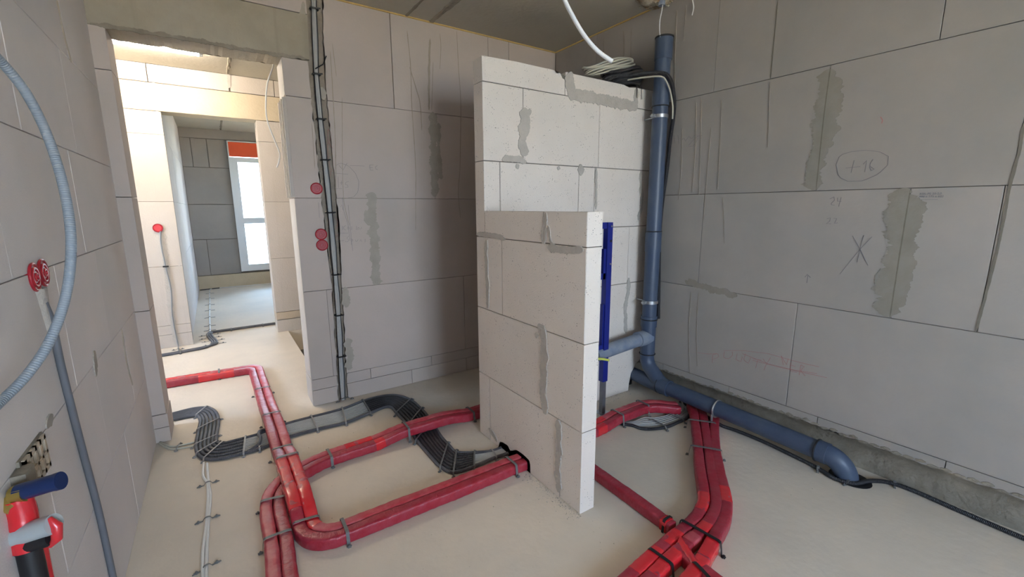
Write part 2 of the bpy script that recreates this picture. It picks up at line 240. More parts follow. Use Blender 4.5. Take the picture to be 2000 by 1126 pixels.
M['black'] = mat('black_conduit', (0.018, 0.018, 0.022), 0.42, 0.6, 12, 0, 0, (0.05, 0.05, 0.055), uv_bump=('ring', 60, 0.9, 0.002))
M['dusty'] = mat('dusty_black_conduit', (0.075, 0.078, 0.09), 0.6, 1.0, 10, 0, 0, (0.15, 0.15, 0.165), uv_bump=('ring', 60, 0.9, 0.002))
M['grey'] = mat('grey_cable', (0.46, 0.46, 0.45), 0.5, 0.4, 20)
M['greyd'] = mat('mid_grey_cable', (0.26, 0.27, 0.28), 0.5, 0.4, 20)
M['white'] = mat('white_cable', (0.78, 0.78, 0.76), 0.4, 0.2, 20)
M['cream'] = mat('cream_cable', (0.55, 0.53, 0.44), 0.45, 0.3, 20)
M['tie'] = mat('black_tie', (0.012, 0.012, 0.014), 0.45)
M['strap'] = mat('grey_band', (0.17, 0.17, 0.165), 0.55, 0.6, 30, col2=(0.09, 0.09, 0.09))
M['clip'] = mat('grey_clip', (0.30, 0.29, 0.28), 0.5, 0.6, 30)
M['bluep'] = mat('blue_grey_pipe', (0.046, 0.070, 0.125), 0.42, 0.8, 9, 0.05, 60, (0.07, 0.095, 0.14), spec=0.5)
M['bluedust'] = mat('dusty_blue_grey_pipe', (0.17, 0.21, 0.29), 0.6, 0.8, 12, 0.1, 60, (0.30, 0.33, 0.37))
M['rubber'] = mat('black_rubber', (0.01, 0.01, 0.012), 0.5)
M['blue'] = mat('blue_enamel', (0.01, 0.02, 0.22), 0.4, 0.3, 10)
M['steel'] = mat('galvanised_steel', (0.55, 0.56, 0.58), 0.35, 0.5, 25, metal=0.9)
M['steeld'] = mat('dull_steel_leg', (0.22, 0.22, 0.24), 0.45, 0.5, 25, metal=0.6)
M['brass'] = mat('brass', (0.50, 0.38, 0.12), 0.35, 0.3, 20, metal=0.9)
M['yellow'] = mat('yellow_green_sleeve', (0.62, 0.66, 0.10), 0.5)
M['foam'] = mat('yellow_edge_foam', (0.62, 0.44, 0.16), 0.9, 0.6, 20)
M['orange'] = mat('orange_foam_board', (0.80, 0.12, 0.045), 0.7, 0.3, 6)
M['frame'] = mat('white_window_frame', (0.80, 0.82, 0.82), 0.35)
M['darkpl'] = mat('dark_blue_plug', (0.008, 0.025, 0.10), 0.3, 0.4, 12)
M['greypl'] = mat('light_grey_pipe', (0.42, 0.46, 0.47), 0.4, 0.3, 12)
M['conduit'] = mat('blue_grey_hose', (0.27, 0.31, 0.35), 0.5, 0.4, 12, uv_bump=('ring', 60, 0.6, 0.001))
M['groove'] = mat('grey_riser_hose', (0.15, 0.16, 0.18), 0.6, 0.5, 12)
M['pencil'] = mat('pencil_line', (0.20, 0.19, 0.20), 0.8)
M['redpen'] = mat('red_crayon_line', (0.42, 0.20, 0.19), 0.8)
M['stamp'] = mat('dark_ink_stamp', (0.16, 0.17, 0.20), 0.8)
M['seam'] = mat('dark_joint_fill', (0.20, 0.18, 0.145), 0.9, 0.6, 20)
M['crumb'] = mat('grey_crumbs', (0.40, 0.38, 0.35), 0.95, 1.0, 60, col2=(0.15, 0.14, 0.13))
M['wood'] = mat('splintered_brown_foam', (0.20, 0.13, 0.07), 0.9, 1.0, 20, 0.8, 60, (0.55, 0.50, 0.40))
M['render'] = mat('white_render', (0.82, 0.84, 0.86), 0.9, 0.2, 1)
M['winddark'] = mat('dark_window_pane', (0.30, 0.36, 0.40), 0.2)
M['soil'] = mat('pale_ground', (0.60, 0.49, 0.31), 0.95, 1.0, 0.4)
M['tube'] = mat('lit_tube', (1, 1, 1), 0.5, emit=((1.0, 0.87, 0.73), LAMP))
M['slot'] = mat('chased_block', (0.36, 0.31, 0.255), 0.95, 1.0, 9, 0.8, 50, (0.26, 0.22, 0.175), spec=0.1)
M['void'] = mat('dark_concrete', (0.24, 0.22, 0.19), 0.95, 0.8, 3, 0.4, 30)
g = bpy.data.materials.new('window_glass'); g.use_nodes = True
gn = g.node_tree; gn.nodes.clear()
go = gn.nodes.new('ShaderNodeOutputMaterial'); gt = gn.nodes.new('ShaderNodeBsdfTransparent'); gg = gn.nodes.new('ShaderNodeBsdfGlossy'); gm = gn.nodes.new('ShaderNodeMixShader'); gf = gn.nodes.new('ShaderNodeFresnel')
gg.inputs['Roughness'].default_value = 0.02; gf.inputs[0].default_value = 1.45
gt.inputs[0].default_value = (0.93, 0.98, 0.98, 1)
gn.links.new(gf.outputs[0], gm.inputs[0]); gn.links.new(gt.outputs[0], gm.inputs[1]); gn.links.new(gg.outputs[0], gm.inputs[2]); gn.links.new(gm.outputs[0], go.inputs[0])
M['glass'] = g

# ---------------------------------------------------------------- helpers
class MB:
    def __init__(s): s.v = []; s.f = []; s.uv = {}
    def add(s, vs, fs, uvs=None):
        b = len(s.v); s.v += [tuple(v) for v in vs]
        for f in fs: s.f.append(tuple(i+b for i in f))
        if uvs:
            for i, u in enumerate(uvs): s.uv[b+i] = u
        return s
    def box(s, x0, x1, y0, y1, z0, z1):
        vs = [(x0,y0,z0),(x1,y0,z0),(x1,y1,z0),(x0,y1,z0),(x0,y0,z1),(x1,y0,z1),(x1,y1,z1),(x0,y1,z1)]
        return s.add(vs, [(0,3,2,1),(4,5,6,7),(0,1,5,4),(1,2,6,5),(2,3,7,6),(3,0,4,7)])
    def cyl(s, a, b, r, n=20, r2=None, cap=True):
        a = Vector(a); b = Vector(b); d = (b-a).normalized(); r2 = r if r2 is None else r2
        u = d.orthogonal().normalized(); v = d.cross(u)
        vs = []; 
        for c, rr in ((a, r), (b, r2)):
            for i in range(n):
                t = 2*math.pi*i/n; vs.append(c + rr*(math.cos(t)*u + math.sin(t)*v))
        fs = [(i, (i+1) % n, n+(i+1) % n, n+i) for i in range(n)]
        if cap: fs += [tuple(reversed(range(n))), tuple(range(n, 2*n))]
        return s.add(vs, fs)
    def torus(s, c, axis, R, r, n=28, k=8):
        c = Vector(c); ax = Vector(axis).normalized(); u = ax.orthogonal().normalized(); v = ax.cross(u)
        vs = []
        for i in range(n):
            t = 2*math.pi*i/n; d = math.cos(t)*u + math.sin(t)*v
            for j in range(k):
                p = 2*math.pi*j/k; vs.append(c + d*(R + r*math.cos(p)) + ax*(r*math.sin(p)))
        fs = [(i*k+j, ((i+1) % n)*k+j, ((i+1) % n)*k+(j+1) % k, i*k+(j+1) % k) for i in range(n) for j in range(k)]
        return s.add(vs, fs)
    def build(s, name, m, parent=None, smooth=False, kind=None, label=None, cat=None, group=None, recalc=True):
        me = bpy.data.meshes.new(name); me.from_pydata(s.v, [], s.f); me.validate()
        if s.uv:
            ul = me.uv_layers.new(name='UVMap')
            for lp in me.loops: ul.data[lp.index].uv = s.uv.get(lp.vertex_index, (0, 0))
        if recalc:
            bm = bmesh.new(); bm.from_mesh(me); bmesh.ops.recalc_face_normals(bm, faces=bm.faces); bm.to_mesh(me); bm.free()
        me.materials.append(M[m] if isinstance(m, str) else m)
        if smooth:
            me.polygons.foreach_set('use_smooth', [True]*len(me.polygons))
            try: me.set_sharp_from_angle(angle=math.radians(40))
            except Exception: pass
        o = bpy.data.objects.new(name, me); col.objects.link(o)
        if parent: o.parent = parent
        if kind: o['kind'] = kind
        if label: o['label'] = label
        if cat: o['category'] = cat
        if group: o['group'] = group
        return o

def empty(name, loc, label=None, cat=None, group=None, kind=None):
    o = bpy.data.objects.new(name, None); col.objects.link(o); o.empty_display_size = 0.1
    if label: o['label'] = label
    if cat: o['category'] = cat
    if group: o['group'] = group
    if kind: o['kind'] = kind
    return o

def resample(pts, step):
    pts = [Vector(p) for p in pts]; out = [pts[0]]; acc = 0.0
    for a, b in zip(pts, pts[1:]):
        L = (b-a).length
        if L < 1e-9: continue
        t = step-acc
        while t <= L: out.append(a+(b-a)*(t/L)); t += step
        acc = (acc+L) % step
    if (out[-1]-pts[-1]).length > step*0.3: out.append(pts[-1])
    else: out[-1] = pts[-1]
    return out
def catmull(pts, step=0.02):
    pts = [Vector(p) for p in pts]; P = [2*pts[0]-pts[1]]+pts+[2*pts[-1]-pts[-2]]; out = []
    for i in range(1, len(P)-2):
        p0, p1, p2, p3 = P[i-1:i+3]
        # centripetal blend kept tame on uneven spacing
        L = (p2-p1).length; m1 = (p2-p0)*(L/max(1e-6, (p2-p1).length+(p1-p0).length)); m2 = (p3-p1)*(L/max(1e-6, (p3-p2).length+(p2-p1).length))
        n = 10
        for k in range(n):
            t = k/n; h = (2*t**3-3*t*t+1, t**3-2*t*t+t, -2*t**3+3*t*t, t**3-t*t)
            out.append(h[0]*p1+h[1]*m1+h[2]*p2+h[3]*m2)
    out.append(pts[-1])
    return resample(out, step)
def fillet(pts, rs, n=10):
    pts = [Vector(p) for p in pts]; out = [pts[0]]
    for i in range(1, len(pts)-1):
        r = rs[i-1] if isinstance(rs, (list, tuple)) else rs
        a, b, c = pts[i-1:i+2]; u = (a-b).normalized(); v = (c-b).normalized()
        ang = u.angle(v)
        if ang > math.pi-0.03 or r <= 0: out.append(b); continue
        t = min(r/math.tan(ang/2), (a-b).length*0.49, (c-b).length*0.49); r = t*math.tan(ang/2)
        ctr = b+(u+v).normalized()*(r/math.sin(ang/2)); s0 = b+u*t-ctr; s1 = b+v*t-ctr
        r_ = s0.length; n0, n1 = s0.normalized(), s1.normalized(); om = n0.angle(n1)
        for k in range(n+1): out.append(ctr+(n0*math.sin((1-k/n)*om)+n1*math.sin(k/n*om))*(r_/math.sin(om)))
    out.append(pts[-1]); return out
def offset2(pts, d):
    out = []
    for i, p in enumerate(pts):
        a = pts[max(0, i-1)]; b = pts[min(len(pts)-1, i+1)]; t = Vector((b.x-a.x, b.y-a.y, 0)).normalized()
        out.append(Vector((p.x-t.y*d, p.y+t.x*d, p.z)))
    return out

def sweep_flat(mb, pts, prof, scale=None, jit=0.0, seed=0):
    """profile (lateral, up) carried along a path that stays roughly level"""
    n = len(prof); vs = []; uvs = []; s = 0
    per = [0]
    for j in range(n): per.append(per[-1]+math.dist(prof[j], prof[(j+1) % n]))
    for i, p in enumerate(pts):
        a = pts[max(0, i-1)]; b = pts[min(len(pts)-1, i+1)]; t = (b-a).normalized(); l = Vector((-t.y, t.x, 0)).normalized(); u = t.cross(l)*-1
        if u.z < 0: u = -u
        if i: s += (p-pts[i-1]).length
        sc = scale(i, p) if scale else (1, 1)
        for j, (x, z) in enumerate(prof):
            e = 0
            if jit: e = noise.noise(Vector((s*38+seed*7.3, x*45+seed, z*45)))*jit + noise.noise(Vector((s*9+seed*3.3, x*14, z*14)))*jit*0.8
            r = math.hypot(x, z-0.028) or 1
            k = 1+e/r
            vs.append(p+l*(x*sc[0]*k)+u*((z-0.028)*sc[1]*k+0.028)); uvs.append((s, per[j]))
    m_ = len(pts)
    fs = [(i*n+j, (i+1)*n+j, (i+1)*n+(j+1) % n, i*n+(j+1) % n) for i in range(m_-1) for j in range(n)]
    fs += [tuple(range(n)), tuple(reversed(range((m_-1)*n, m_*n)))]
    mb.add(vs, fs, uvs)
def tube(mb, pts, r, n=10, cap=True):
    pts = [Vector(p) for p in pts]; vs = []; uvs = []; s = 0; u = None
    for i, p in enumerate(pts):
        a = pts[max(0, i-1)]; b = pts[min(len(pts)-1, i+1)]; t = (b-a).normalized()
        if u is None: u = t.orthogonal().normalized()
        else: u = (u-t*u.dot(t)).normalized()
        v = t.cross(u); rr = r(i) if callable(r) else r
        if i: s += (p-pts[i-1]).length
        for j in range(n):
            q = 2*math.pi*j/n; vs.append(p+rr*(math.cos(q)*u+math.sin(q)*v)); uvs.append((s, j/n*0.06))
    m_ = len(pts)
    fs = [(i*n+j, (i+1)*n+j, (i+1)*n+(j+1) % n, i*n+(j+1) % n) for i in range(m_-1) for j in range(n)]
    if cap: fs += [tuple(reversed(range(n))), tuple(range((m_-1)*n, m_*n))]
    mb.add(vs, fs, uvs); return mb

# wall frames: (u, z, d) -> world, d is the depth into the wall
FR = {'A': lambda u, z, d: (u, 3.295+d, z), 'R': lambda u, z, d: (2.696+d, u, z), 'P': lambda u, z, d: (1.285+d, u, z),
      'T': lambda u, z, d: (u, 2.19+d, z), 'L': lambda u, z, d: (-0.43-d, u, z), 'B': lambda u, z, d: (u, 5.63+d, z),
      'W': lambda u, z, d: (u, 9.55+d, z), 'C': lambda u, z, d: (-0.32-d, u, z), 'E': lambda u, z, d: (0.474+d, u, z)}
def block(fr, u0, u1, z0, z1, depth, m, parent, name='block', g=0.0014, ch=0.0014, proud=None, wobble=0.0012):
    """one masonry block with eased front arrises; the joint round it stays open by g on each side"""
    F = FR[fr]; p = random.uniform(-0.0005, 0.0005) if proud is None else proud
    a, b, c, d = u0+g, u1-g, z0+g, z1-g
    j = lambda: random.uniform(-wobble, wobble)
    cs = [(a, c), (b, c), (b, d), (a, d)]
    ins = [(a+ch, c+ch), (b-ch, c+ch), (b-ch, d-ch), (a+ch, d-ch)]
    vs = [F(x+j(), y+j(), -p) for x, y in ins]+[F(x, y, -p+ch) for x, y in cs]+[F(x, y, depth) for x, y in cs]
    if depth > 0.09 and fr in 'PT':
        fs = [(0,1,2,3)]+[(i, 4+i, 4+(i+1) % 4, (i+1) % 4) for i in range(4)]+[(4+i, 8+i, 8+(i+1) % 4, 4+(i+1) % 4) for i in range(4)]+[(8,11,10,9)]
    else:
        fs = [(0,1,2,3)]+[(i, 4+i, 4+(i+1) % 4, (i+1) % 4) for i in range(4)]+[(4+i, 8+i, 8+(i+1) % 4, 4+(i+1) % 4) for i in range(4)]+[(8,11,10,9)]
    return MB().add(vs, fs).build(name, m, parent)
def poly(fr, outline, depth, m, parent, name='block', p=0.0):
    F = FR[fr]; n = len(outline)
    vs = [F(u, z, -p) for u, z in outline]+[F(u, z, depth) for u, z in outline]
    bm = bmesh.new(); bv = [bm.verts.new(v) for v in vs]
    bm.faces.new(bv[:n]); bm.faces.new(list(reversed(bv[n:])))
    for i in range(n): bm.faces.new((bv[i], bv[(i+1) % n], bv[n+(i+1) % n], bv[n+i]))
    bmesh.ops.triangulate(bm, faces=[f for f in bm.faces if len(f.verts) > 4]); bmesh.ops.recalc_face_normals(bm, faces=bm.faces)
    me = bpy.data.meshes.new(name); bm.to_mesh(me); bm.free(); me.materials.append(M[m])
    o = bpy.data.objects.new(name, me); col.objects.link(o)
    if parent: o.parent = parent
    return o
def stroke(mb, fr, pts, w, ragged=0.0, th=0.0012, taper=False, seed=0):
    """a thin dab of material following a line on a wall"""
    F = FR[fr]; P = [Vector((u, z, 0)) for u, z in pts]
    step = 0.006 if ragged else 0.02
    if len(P) > 2 and ragged: P = catmull(P, step)
    else: P = resample(P, step)
    if len(P) < 2: return
    top = []; L = len(P)
    for i, p in enumerate(P):
        a = P[max(0, i-1)]; b = P[min(L-1, i+1)]; t = (b-a).normalized(); nn = Vector((-t.y, t.x, 0))
        k = 1.0; e = min(i, L-1-i)/max(1, min(L/2, 5 if ragged else 2)); k = min(1, math.sqrt(max(0.02, e))) if (ragged or taper) else 1
        for sgn in (1, -1):
            ww = w/2*k
            if ragged: ww *= 1+ragged*(noise.noise(Vector((i*0.13+seed, sgn*5+seed, 0)))*1.1+noise.noise(Vector((i*0.55+seed, sgn*9, 3)))*0.6)
            top.append(p+nn*(sgn*ww))
    vs = [F(q.x, q.y, -th-0.0006) for q in top]+[F(q.x, q.y, 0.004) for q in top]; o = len(top)
    fs = []
    for i in range(L-1):
        a, b, c, d = 2*i, 2*i+1, 2*i+3, 2*i+2
        fs += [(a, b, c, d), (a, d, o+d, o+a), (b, o+b, o+c, c)]
    fs += [(0, o, o+1, 1), (2*L-2, 2*L-1, o+2*L-1, o+2*L-2)]
    mb.add(vs, fs)
def jag(u, z0, z1, amp, step=0.02, seed=0, bend=None):
    n = max(2, int((z1-z0)/step)); out = []
    for i in range(n+1):
        z = z0+(z1-z0)*i/n; b = bend(z) if bend else 0
        out.append((u+b+amp*noise.noise(Vector((z*23+seed, seed*3.1, 0)))+amp*0.5*noise.noise(Vector((z*70, seed, 2))), z))
    return out

# ---------------------------------------------------------------- structure: floor, ceiling
fl = MB()
HX0, HX1, HY0, HY1 = 0.605, 1.75, 4.45, 5.62
for b in [(-2.8, 3.4, YF-0.2, HY0, -0.25, 0), (-2.8, HX0, HY0, 9.8, -0.25, 0), (HX1, 3.4, HY0, 9.8, -0.25, 0), (HX0, HX1, HY1, 9.8, -0.25, 0)]: fl.box(*b)
floor = fl.build('floor', 'floor', kind='structure')
v = MB(); 
v.box(HX0-0.02, HX1+0.02, HY0-0.02, HY1+0.02, -2.9, -2.75)
v.box(HX0-0.14, HX0-0.02, HY0, HY1, -2.9, -0.25); v.box(HX1+0.02, HX1+0.14, HY0, HY1, -2.9, -0.25); v.box(HX0, HX1, HY0-0.14, HY0-0.02, -2.9, -0.25); v.box(HX0, HX1, HY1+0.02, HY1+0.14, -2.9, -0.25)
v.build('stair_shaft', 'void', floor)
for k in range(4):
    MB().box(HX0+0.1, HX1-0.1, HY0+0.05+k*0.27, HY0+0.30+k*0.27, -1.25+k*0.17, -1.08+k*0.17).build('stair_step', 'void', floor)
ceil = MB().box(-2.8, 3.4, YF-0.2, 9.8, 2.80, 3.0).build('ceiling', 'mortar', kind='structure')
for i, (x0, x1) in enumerate([(-2.8, -0.93), (-0.93, 0.28), (0.295, 1.305), (1.312, 1.485), (1.515, 3.4)]):
    for (y0, y1) in ((YF, 3.295), (3.53, 5.63), (5.86, 9.8)):
        if i == 3 and y0 > 0: continue
        a = x0 if not (i == 4 and y0 > 0) else 1.312
        MB().box(a+0.003, x1-0.003, y0, y1, 2.772, 2.83).build('ceiling_slab', 'ceiling', ceil)
rg = MB()   # ragged mortar squeezed out of the two slab joints
for xx, ww in ((1.308, 0.010), (1.5, 0.022), (0.287, 0.014)):
    for (y0, y1) in (((-1.5, 3.28),) if xx > 1 else ((3.6, 5.6), (5.9, 9.4))):
        n = int((y1-y0)/0.03); vs = []
        for i in range(n+1):
            y = y0+(y1-y0)*i/n; e = noise.noise(Vector((y*14, xx*9, 0)))
            for s_, z in ((-1, 2.772), (-0.6, 2.764+0.004*e), (0.6, 2.764-0.004*e), (1, 2.772)): vs.append((xx+s_*ww*(1+0.6*e), y, z))
        rg.add(vs, [(i*4+j, i*4+j+1, (i+1)*4+j+1, (i+1)*4+j) for i in range(n) for j in range(3)])
rg.build('joint_filler', 'rough', ceil)

# ---------------------------------------------------------------- wall with the cable slot and the doorway (back wall)
wb = MB(); wb.box(0.482, 2.80, 3.315, 3.53, 0, 2.80); wb.box(-0.62, 0.70, 3.315, 3.53, 2.368, 2.80)
slot_c = lambda z: 0.684+0.018*math.sin((z-0.3)*2.2)*0.6+(0.0 if z < 2.3 else (z-2.3)*0.045)
wall_back = MB(); 
core = MB(); core.box(0.80, 2.80, 3.307, 3.52, 0, 2.80); core.box(0.484, 0.80, 3.320, 3.52, 0, 2.80); core.box(-0.60, 0.80, 3.345, 3.52, 2.375, 2.80)
wall_back = core.build('wall_back', 'slot', kind='structure')
Zs = [0.0, 0.118, 0.20, 0.847, 1.487, 2.13, 2.772]
rows = {0: [1.224, 1.728, 2.3], 1: [0.893, 1.40, 2.0], 2: [1.72], 3: [0.982, 1.98], 4: [1.486, 2.49], 5: [1.187, 1.994, 2.195]}
half = lambda z: 0.030+0.016*max(0, min(1, (z-0.9)/0.5))
for k in range(6):
    z0, z1 = Zs[k], Zs[k+1]
    us = rows[k]+[2.696]
    g_ = 0.0018
    # block left of the slot
    if k < 5:
        L0 = 0.474
        rgt = jag(0, z0+g_, (min(z1, 2.36)) - g_, 0.012, 0.03, k*3+1, lambda z: slot_c(z)-half(z)-0.004)
        zt = rgt[-1][1]
        if k == 2:
            s = 0.623
            poly('A', [(L0, z0+g_), (s-0.002, z0+g_), (s-0.002, z1-g_), (L0, z1-g_)], 0.235, 'ks', wall_back)
            poly('A', [(s, z0+g_)]+rgt+[(s, z1-g_)], 0.06, 'ks', wall_back)
        else:
            poly('A', [(L0, z0+g_)]+rgt+[(L0, zt)], 0.235, 'ks', wall_back)
    else:
        rgt = jag(0, 2.13+g_, 2.36-g_, 0.008, 0.03, 31, lambda z: slot_c(z)-half(z)-0.004)
        poly('A', [(0.474, 2.13+g_)]+rgt+[(0.474, 2.36-g_)], 0.235, 'ks', wall_back)
    lft = jag(0, z0+g_, z1-g_, 0.009, 0.03, k*5+2, lambda z: slot_c(z)+half(z)+0.006)
    poly('A', list(reversed(lft))+[(us[0]-g_, z0+g_), (us[0]-g_, z1-g_)], 0.05, 'ks', wall_back)
    for a, b in zip(us, us[1:]): block('A', a+(.0035 if abs(a-1.187) < .001 else 0), b, z0, z1, 0.05, 'ks', wall_back)
# concrete lintel and the strip of blocks over it, both ending ragged at the slot
bot = [(u, z) for z, u in []]
n = 60; low = []
for i in range(n+1):
    u = -0.60+1.235*i/n; e = noise.noise(Vector((u*12, 3, 1)))*0.012+noise.noise(Vector((u*45, 8, 1)))*0.006
    low.append((u, 2.366+abs(e)))
poly('A', low+[(0.640, 2.50), (0.645, 2.636), (-0.60, 2.636)], 0.235, 'concrete', wall_back, 'concrete_lintel', p=0.002)
lip = MB(); stroke(lip, 'A', [(-0.42, 2.368), (0.0, 2.372), (0.3, 2.366), (0.62, 2.371)], 0.02, 0.9, 0.004, seed=4); lip.build('lintel_crust', 'rough', wall_back)
block('A', -0.60, 0.30, 2.64, 2.772, 0.2, 'concrete', wall_back); block('A', 0.30, 0.645, 2.64, 2.772, 0.2, 'ks', wall_back)
# tongue ribs on the jamb of the doorway
for i in range(4):
    y = 3.300+i*0.062
    MB().box(0.452, 0.476, y, y+0.020, 1.492, 2.12).build('tongue_rib', 'ksb', wall_back)
MB().box(0.4705, 0.476, 3.30, 3.53, 0.205, 1.483).build('jamb_skin', 'ksb', wall_back)
MB().box(0.4705, 0.476, 3.30, 3.53, 2.135, 2.355).build('jamb_skin', 'ksb', wall_back)
MB().box(0.4700, 0.476, 3.30, 3.53, 0.002, 0.198).build('jamb_skin', 'ksb', wall_back)

# ---------------------------------------------------------------- left wall and its return beside the doorway
wall_left = MB().box(-0.62, -0.445, YF-0.2, 3.53, 0, 2.80).build('wall_left', 'mortar', kind='structure')
ZL = [0, 0.435, 0.84, 1.247, 1.645, 2.045, 2.44, 2.772]
LV = {0: [-.9, -.3, .3, .9, 1.25, 1.9, 2.5], 1: [-1.0, -.4, .3, .9, 1.552, 2.2, 2.865], 2: [-.8, -.1, .5, 1.1, 1.95, 2.55], 3: [-1, -.3, .4, 1.0, 1.6, 2.4], 4: [-.8, -.1, .5, 1.1, 1.9, 2.55], 5: [-1, -.4, .3, .9, 1.5, 2.1, 2.70], 6: [-.7, 0, .6, 1.2, 1.8, 2.5]}
for k in range(7):
    us = [YF, -2.2, -1.4]+LV[k]+[3.295]
    for a, b in zip(us, us[1:]): block('L', a, b, ZL[k], ZL[k+1], 0.03, 'aacl', wall_left)
for k, (z0, z1) in enumerate(zip([0, .095, .18, .83, 1.485, 2.15], [.095, .18, .83, 1.485, 2.15, 2.366])):
    x1 = -0.356 if k < 2 else -0.363
    MB().box(-0.44, x1, 3.295+(0.0 if k > 1 else -0.006), 3.53, z0+0.002, z1-0.002).build('block', 'ks', wall_left)

# ---------------------------------------------------------------- right wall
wall_right = MB().box(2.81, 2.98, YF-0.2, 3.53, 0, 2.80).build('wall_right', 'rough', kind='structure')
MB().box(2.712, 2.82, YF, 3.30, 0.235, 2.80).build('joint_backing', 'mortar', wall_right)
ZR = [0.257, 0.877, 1.497, 2.123, 2.772]
RV = {0: [-.9, .1, 1.115, 2.1], 1: [-.6, .405-.003, .698, 1.741, 2.74], 2: [-.65, .386, 1.09, 2.09, 2.9], 3: [-.4, .68, 1.386, 1.731, 2.777]}
for k in range(4):
    us = [YF, -2.4, -1.4]+RV[k]+[3.293]
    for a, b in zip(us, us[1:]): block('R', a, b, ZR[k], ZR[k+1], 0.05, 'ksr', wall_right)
us = [YF, -2.3, -1.4, -.6, -.1, .42, .947, 1.463, 1.98, 2.5, 3.29]
for i, (a, b) in enumerate(zip(us, us[1:])):
    n = 14; lowr = [(a+0.002+(b-a-0.004)*q/n, 0.205+0.012*noise.noise(Vector(((a+(b-a)*q/n)*17, 2, 0)))+0.006*noise.noise(Vector(((a+(b-a)*q/n)*60, 2, 0)))) for q in range(n+1)]
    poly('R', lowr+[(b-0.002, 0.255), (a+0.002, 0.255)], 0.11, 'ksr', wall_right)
dr = MB()
for i in range(70):
    y = -1.0+i*0.045; e = random.random()
    stroke(dr, 'R', [(y, 0.208+0.01*e), (y+0.04, 0.204+0.01*e)], 0.012+0.01*e, 0.9, 0.003, seed=i)
dr.build('mortar_crust', 'rough', wall_right)

# ---------------------------------------------------------------- window wall behind the camera
wf = MB(); Y0, Y1 = YF-0.22, YF
wf.box(-0.62, WX0, Y0, Y1, 0, 2.8); wf.box(WX1, 2.98, Y0, Y1, 0, 2.8); wf.box(WX0, WX1, Y0, Y1, 0, WZ0); wf.box(WX0, WX1, Y0, Y1, WZ1, 2.8)
wf.build('wall_front', 'ksr', kind='structure')
wn = MB(); t = 0.06
for b in [(WX0, WX0+t, YF-.16, YF-.10, WZ0, WZ1), (WX1-t, WX1, YF-.16, YF-.10, WZ0, WZ1), (WX0+t, WX1-t, YF-.16, YF-.10, WZ0, WZ0+t), (WX0+t, WX1-t, YF-.16, YF-.10, WZ1-t, WZ1), ((WX0+WX1)/2-0.04, (WX0+WX1)/2+0.04, YF-.16, YF-.10, WZ0+t, WZ1-t)]: wn.box(*b)
wn.build('window_1', 'frame', kind='structure')

# ---------------------------------------------------------------- corridor: end walls and the wall with the second opening
cl_ = MB()
for b in [(-2.98, -2.8, 3.3, 3.8, 0, 2.8), (-2.98, -2.8, 4.9, 5.9, 0, 2.8), (-2.98, -2.8, 3.8, 4.9, 0, .9), (-2.98, -2.8, 3.8, 4.9, 2.3, 2.8)]: cl_.box(*b)
cl_.build('wall_corridor_left', 'ksb', kind='structure')
cw = MB()
for b in [(-2.92, -2.86, 3.8, 3.86, .9, 2.3), (-2.92, -2.86, 4.84, 4.9, .9, 2.3), (-2.92, -2.86, 3.86, 4.84, .9, .96), (-2.92, -2.86, 3.86, 4.84, 2.24, 2.3)]: cw.box(*b)
cw.build('window_3', 'frame', kind='structure')
MB().box(3.4, 3.58, 3.3, 5.9, 0, 2.8).build('wall_corridor_right', 'ksb', kind='structure')
MB().box(-2.8, -0.62, 3.35, 3.52, 0, 2.8).build('wall_corridor_near', 'ksb', kind='structure')
MB().box(2.98, 3.4, 3.35, 3.52, 0, 2.8).build('wall_corridor_near', 'ksb', kind='structure')
core = MB(); core.box(-2.8, -0.312, 5.645, 5.85, 0, 2.80); core.box(0.508, 3.4, 5.645, 5.85, 0, 2.80); core.box(-0.4, 0.6, 5.645, 5.85, 2.36, 2.80)
wall_far = core.build('wall_far', 'mortar', kind='structure')
for (z0, z1, js, m_) in [(0, .14, [], 'ksb'), (.14, .235, [], 'ksb'), (.235, .845, [], 'ksb'), (.845, 1.49, [], 'ksb'), (1.49, 2.13, [], 'ksb'), (2.13, 2.345, [], 'ksb')]:
    for a, b in ((-2.8, -2.3), (-2.3, -1.55), (-1.55, -0.95), (-.95, -.302)):
        block('B', a, b, z0, z1, 0.03, m_, wall_far)
for (z0, z1, m_) in [(0, .14, 'ksb'), (.145, .232, 'sand'), (.235, .86, 'ksb'), (.86, 1.49, 'ksb'), (1.49, 2.345, 'ksb')]:
    zz = [(z0, z1)] if z1-z0 < .7 else [(1.49, 2.13), (2.13, 2.345)]
    for c_, d_ in zz:
        for a, b in ((.498, 1.2), (1.2, 2.0), (2.0, 2.7), (2.7, 3.4)): block('B', a, b, c_, d_, 0.22 if a < .5 else .03, m_, wall_far)
low = []
for i in range(50):
    u = -1.3+2.6*i/49; low.append((u, 2.348+0.010*abs(noise.noise(Vector((u*14, 1, 7))))))
poly('B', low+[(1.3, 2.60), (-1.3, 2.60)], 0.22, 'concretey', wall_far, 'concrete_lintel', p=0.004)
for a, b in ((-2.8, -1.37), (-1.37, -0.367), (-.367, .286), (.296, .704), (.704, 1.6), (1.6, 3.4)): block('B', a, b, 2.605, 2.772, 0.03, 'ksb', wall_far, g=0.003)
for a, b in ((-2.8, -1.3), (1.3, 3.4)): block('B', a, b, 2.345, 2.605, 0.03, 'ksb', wall_far)

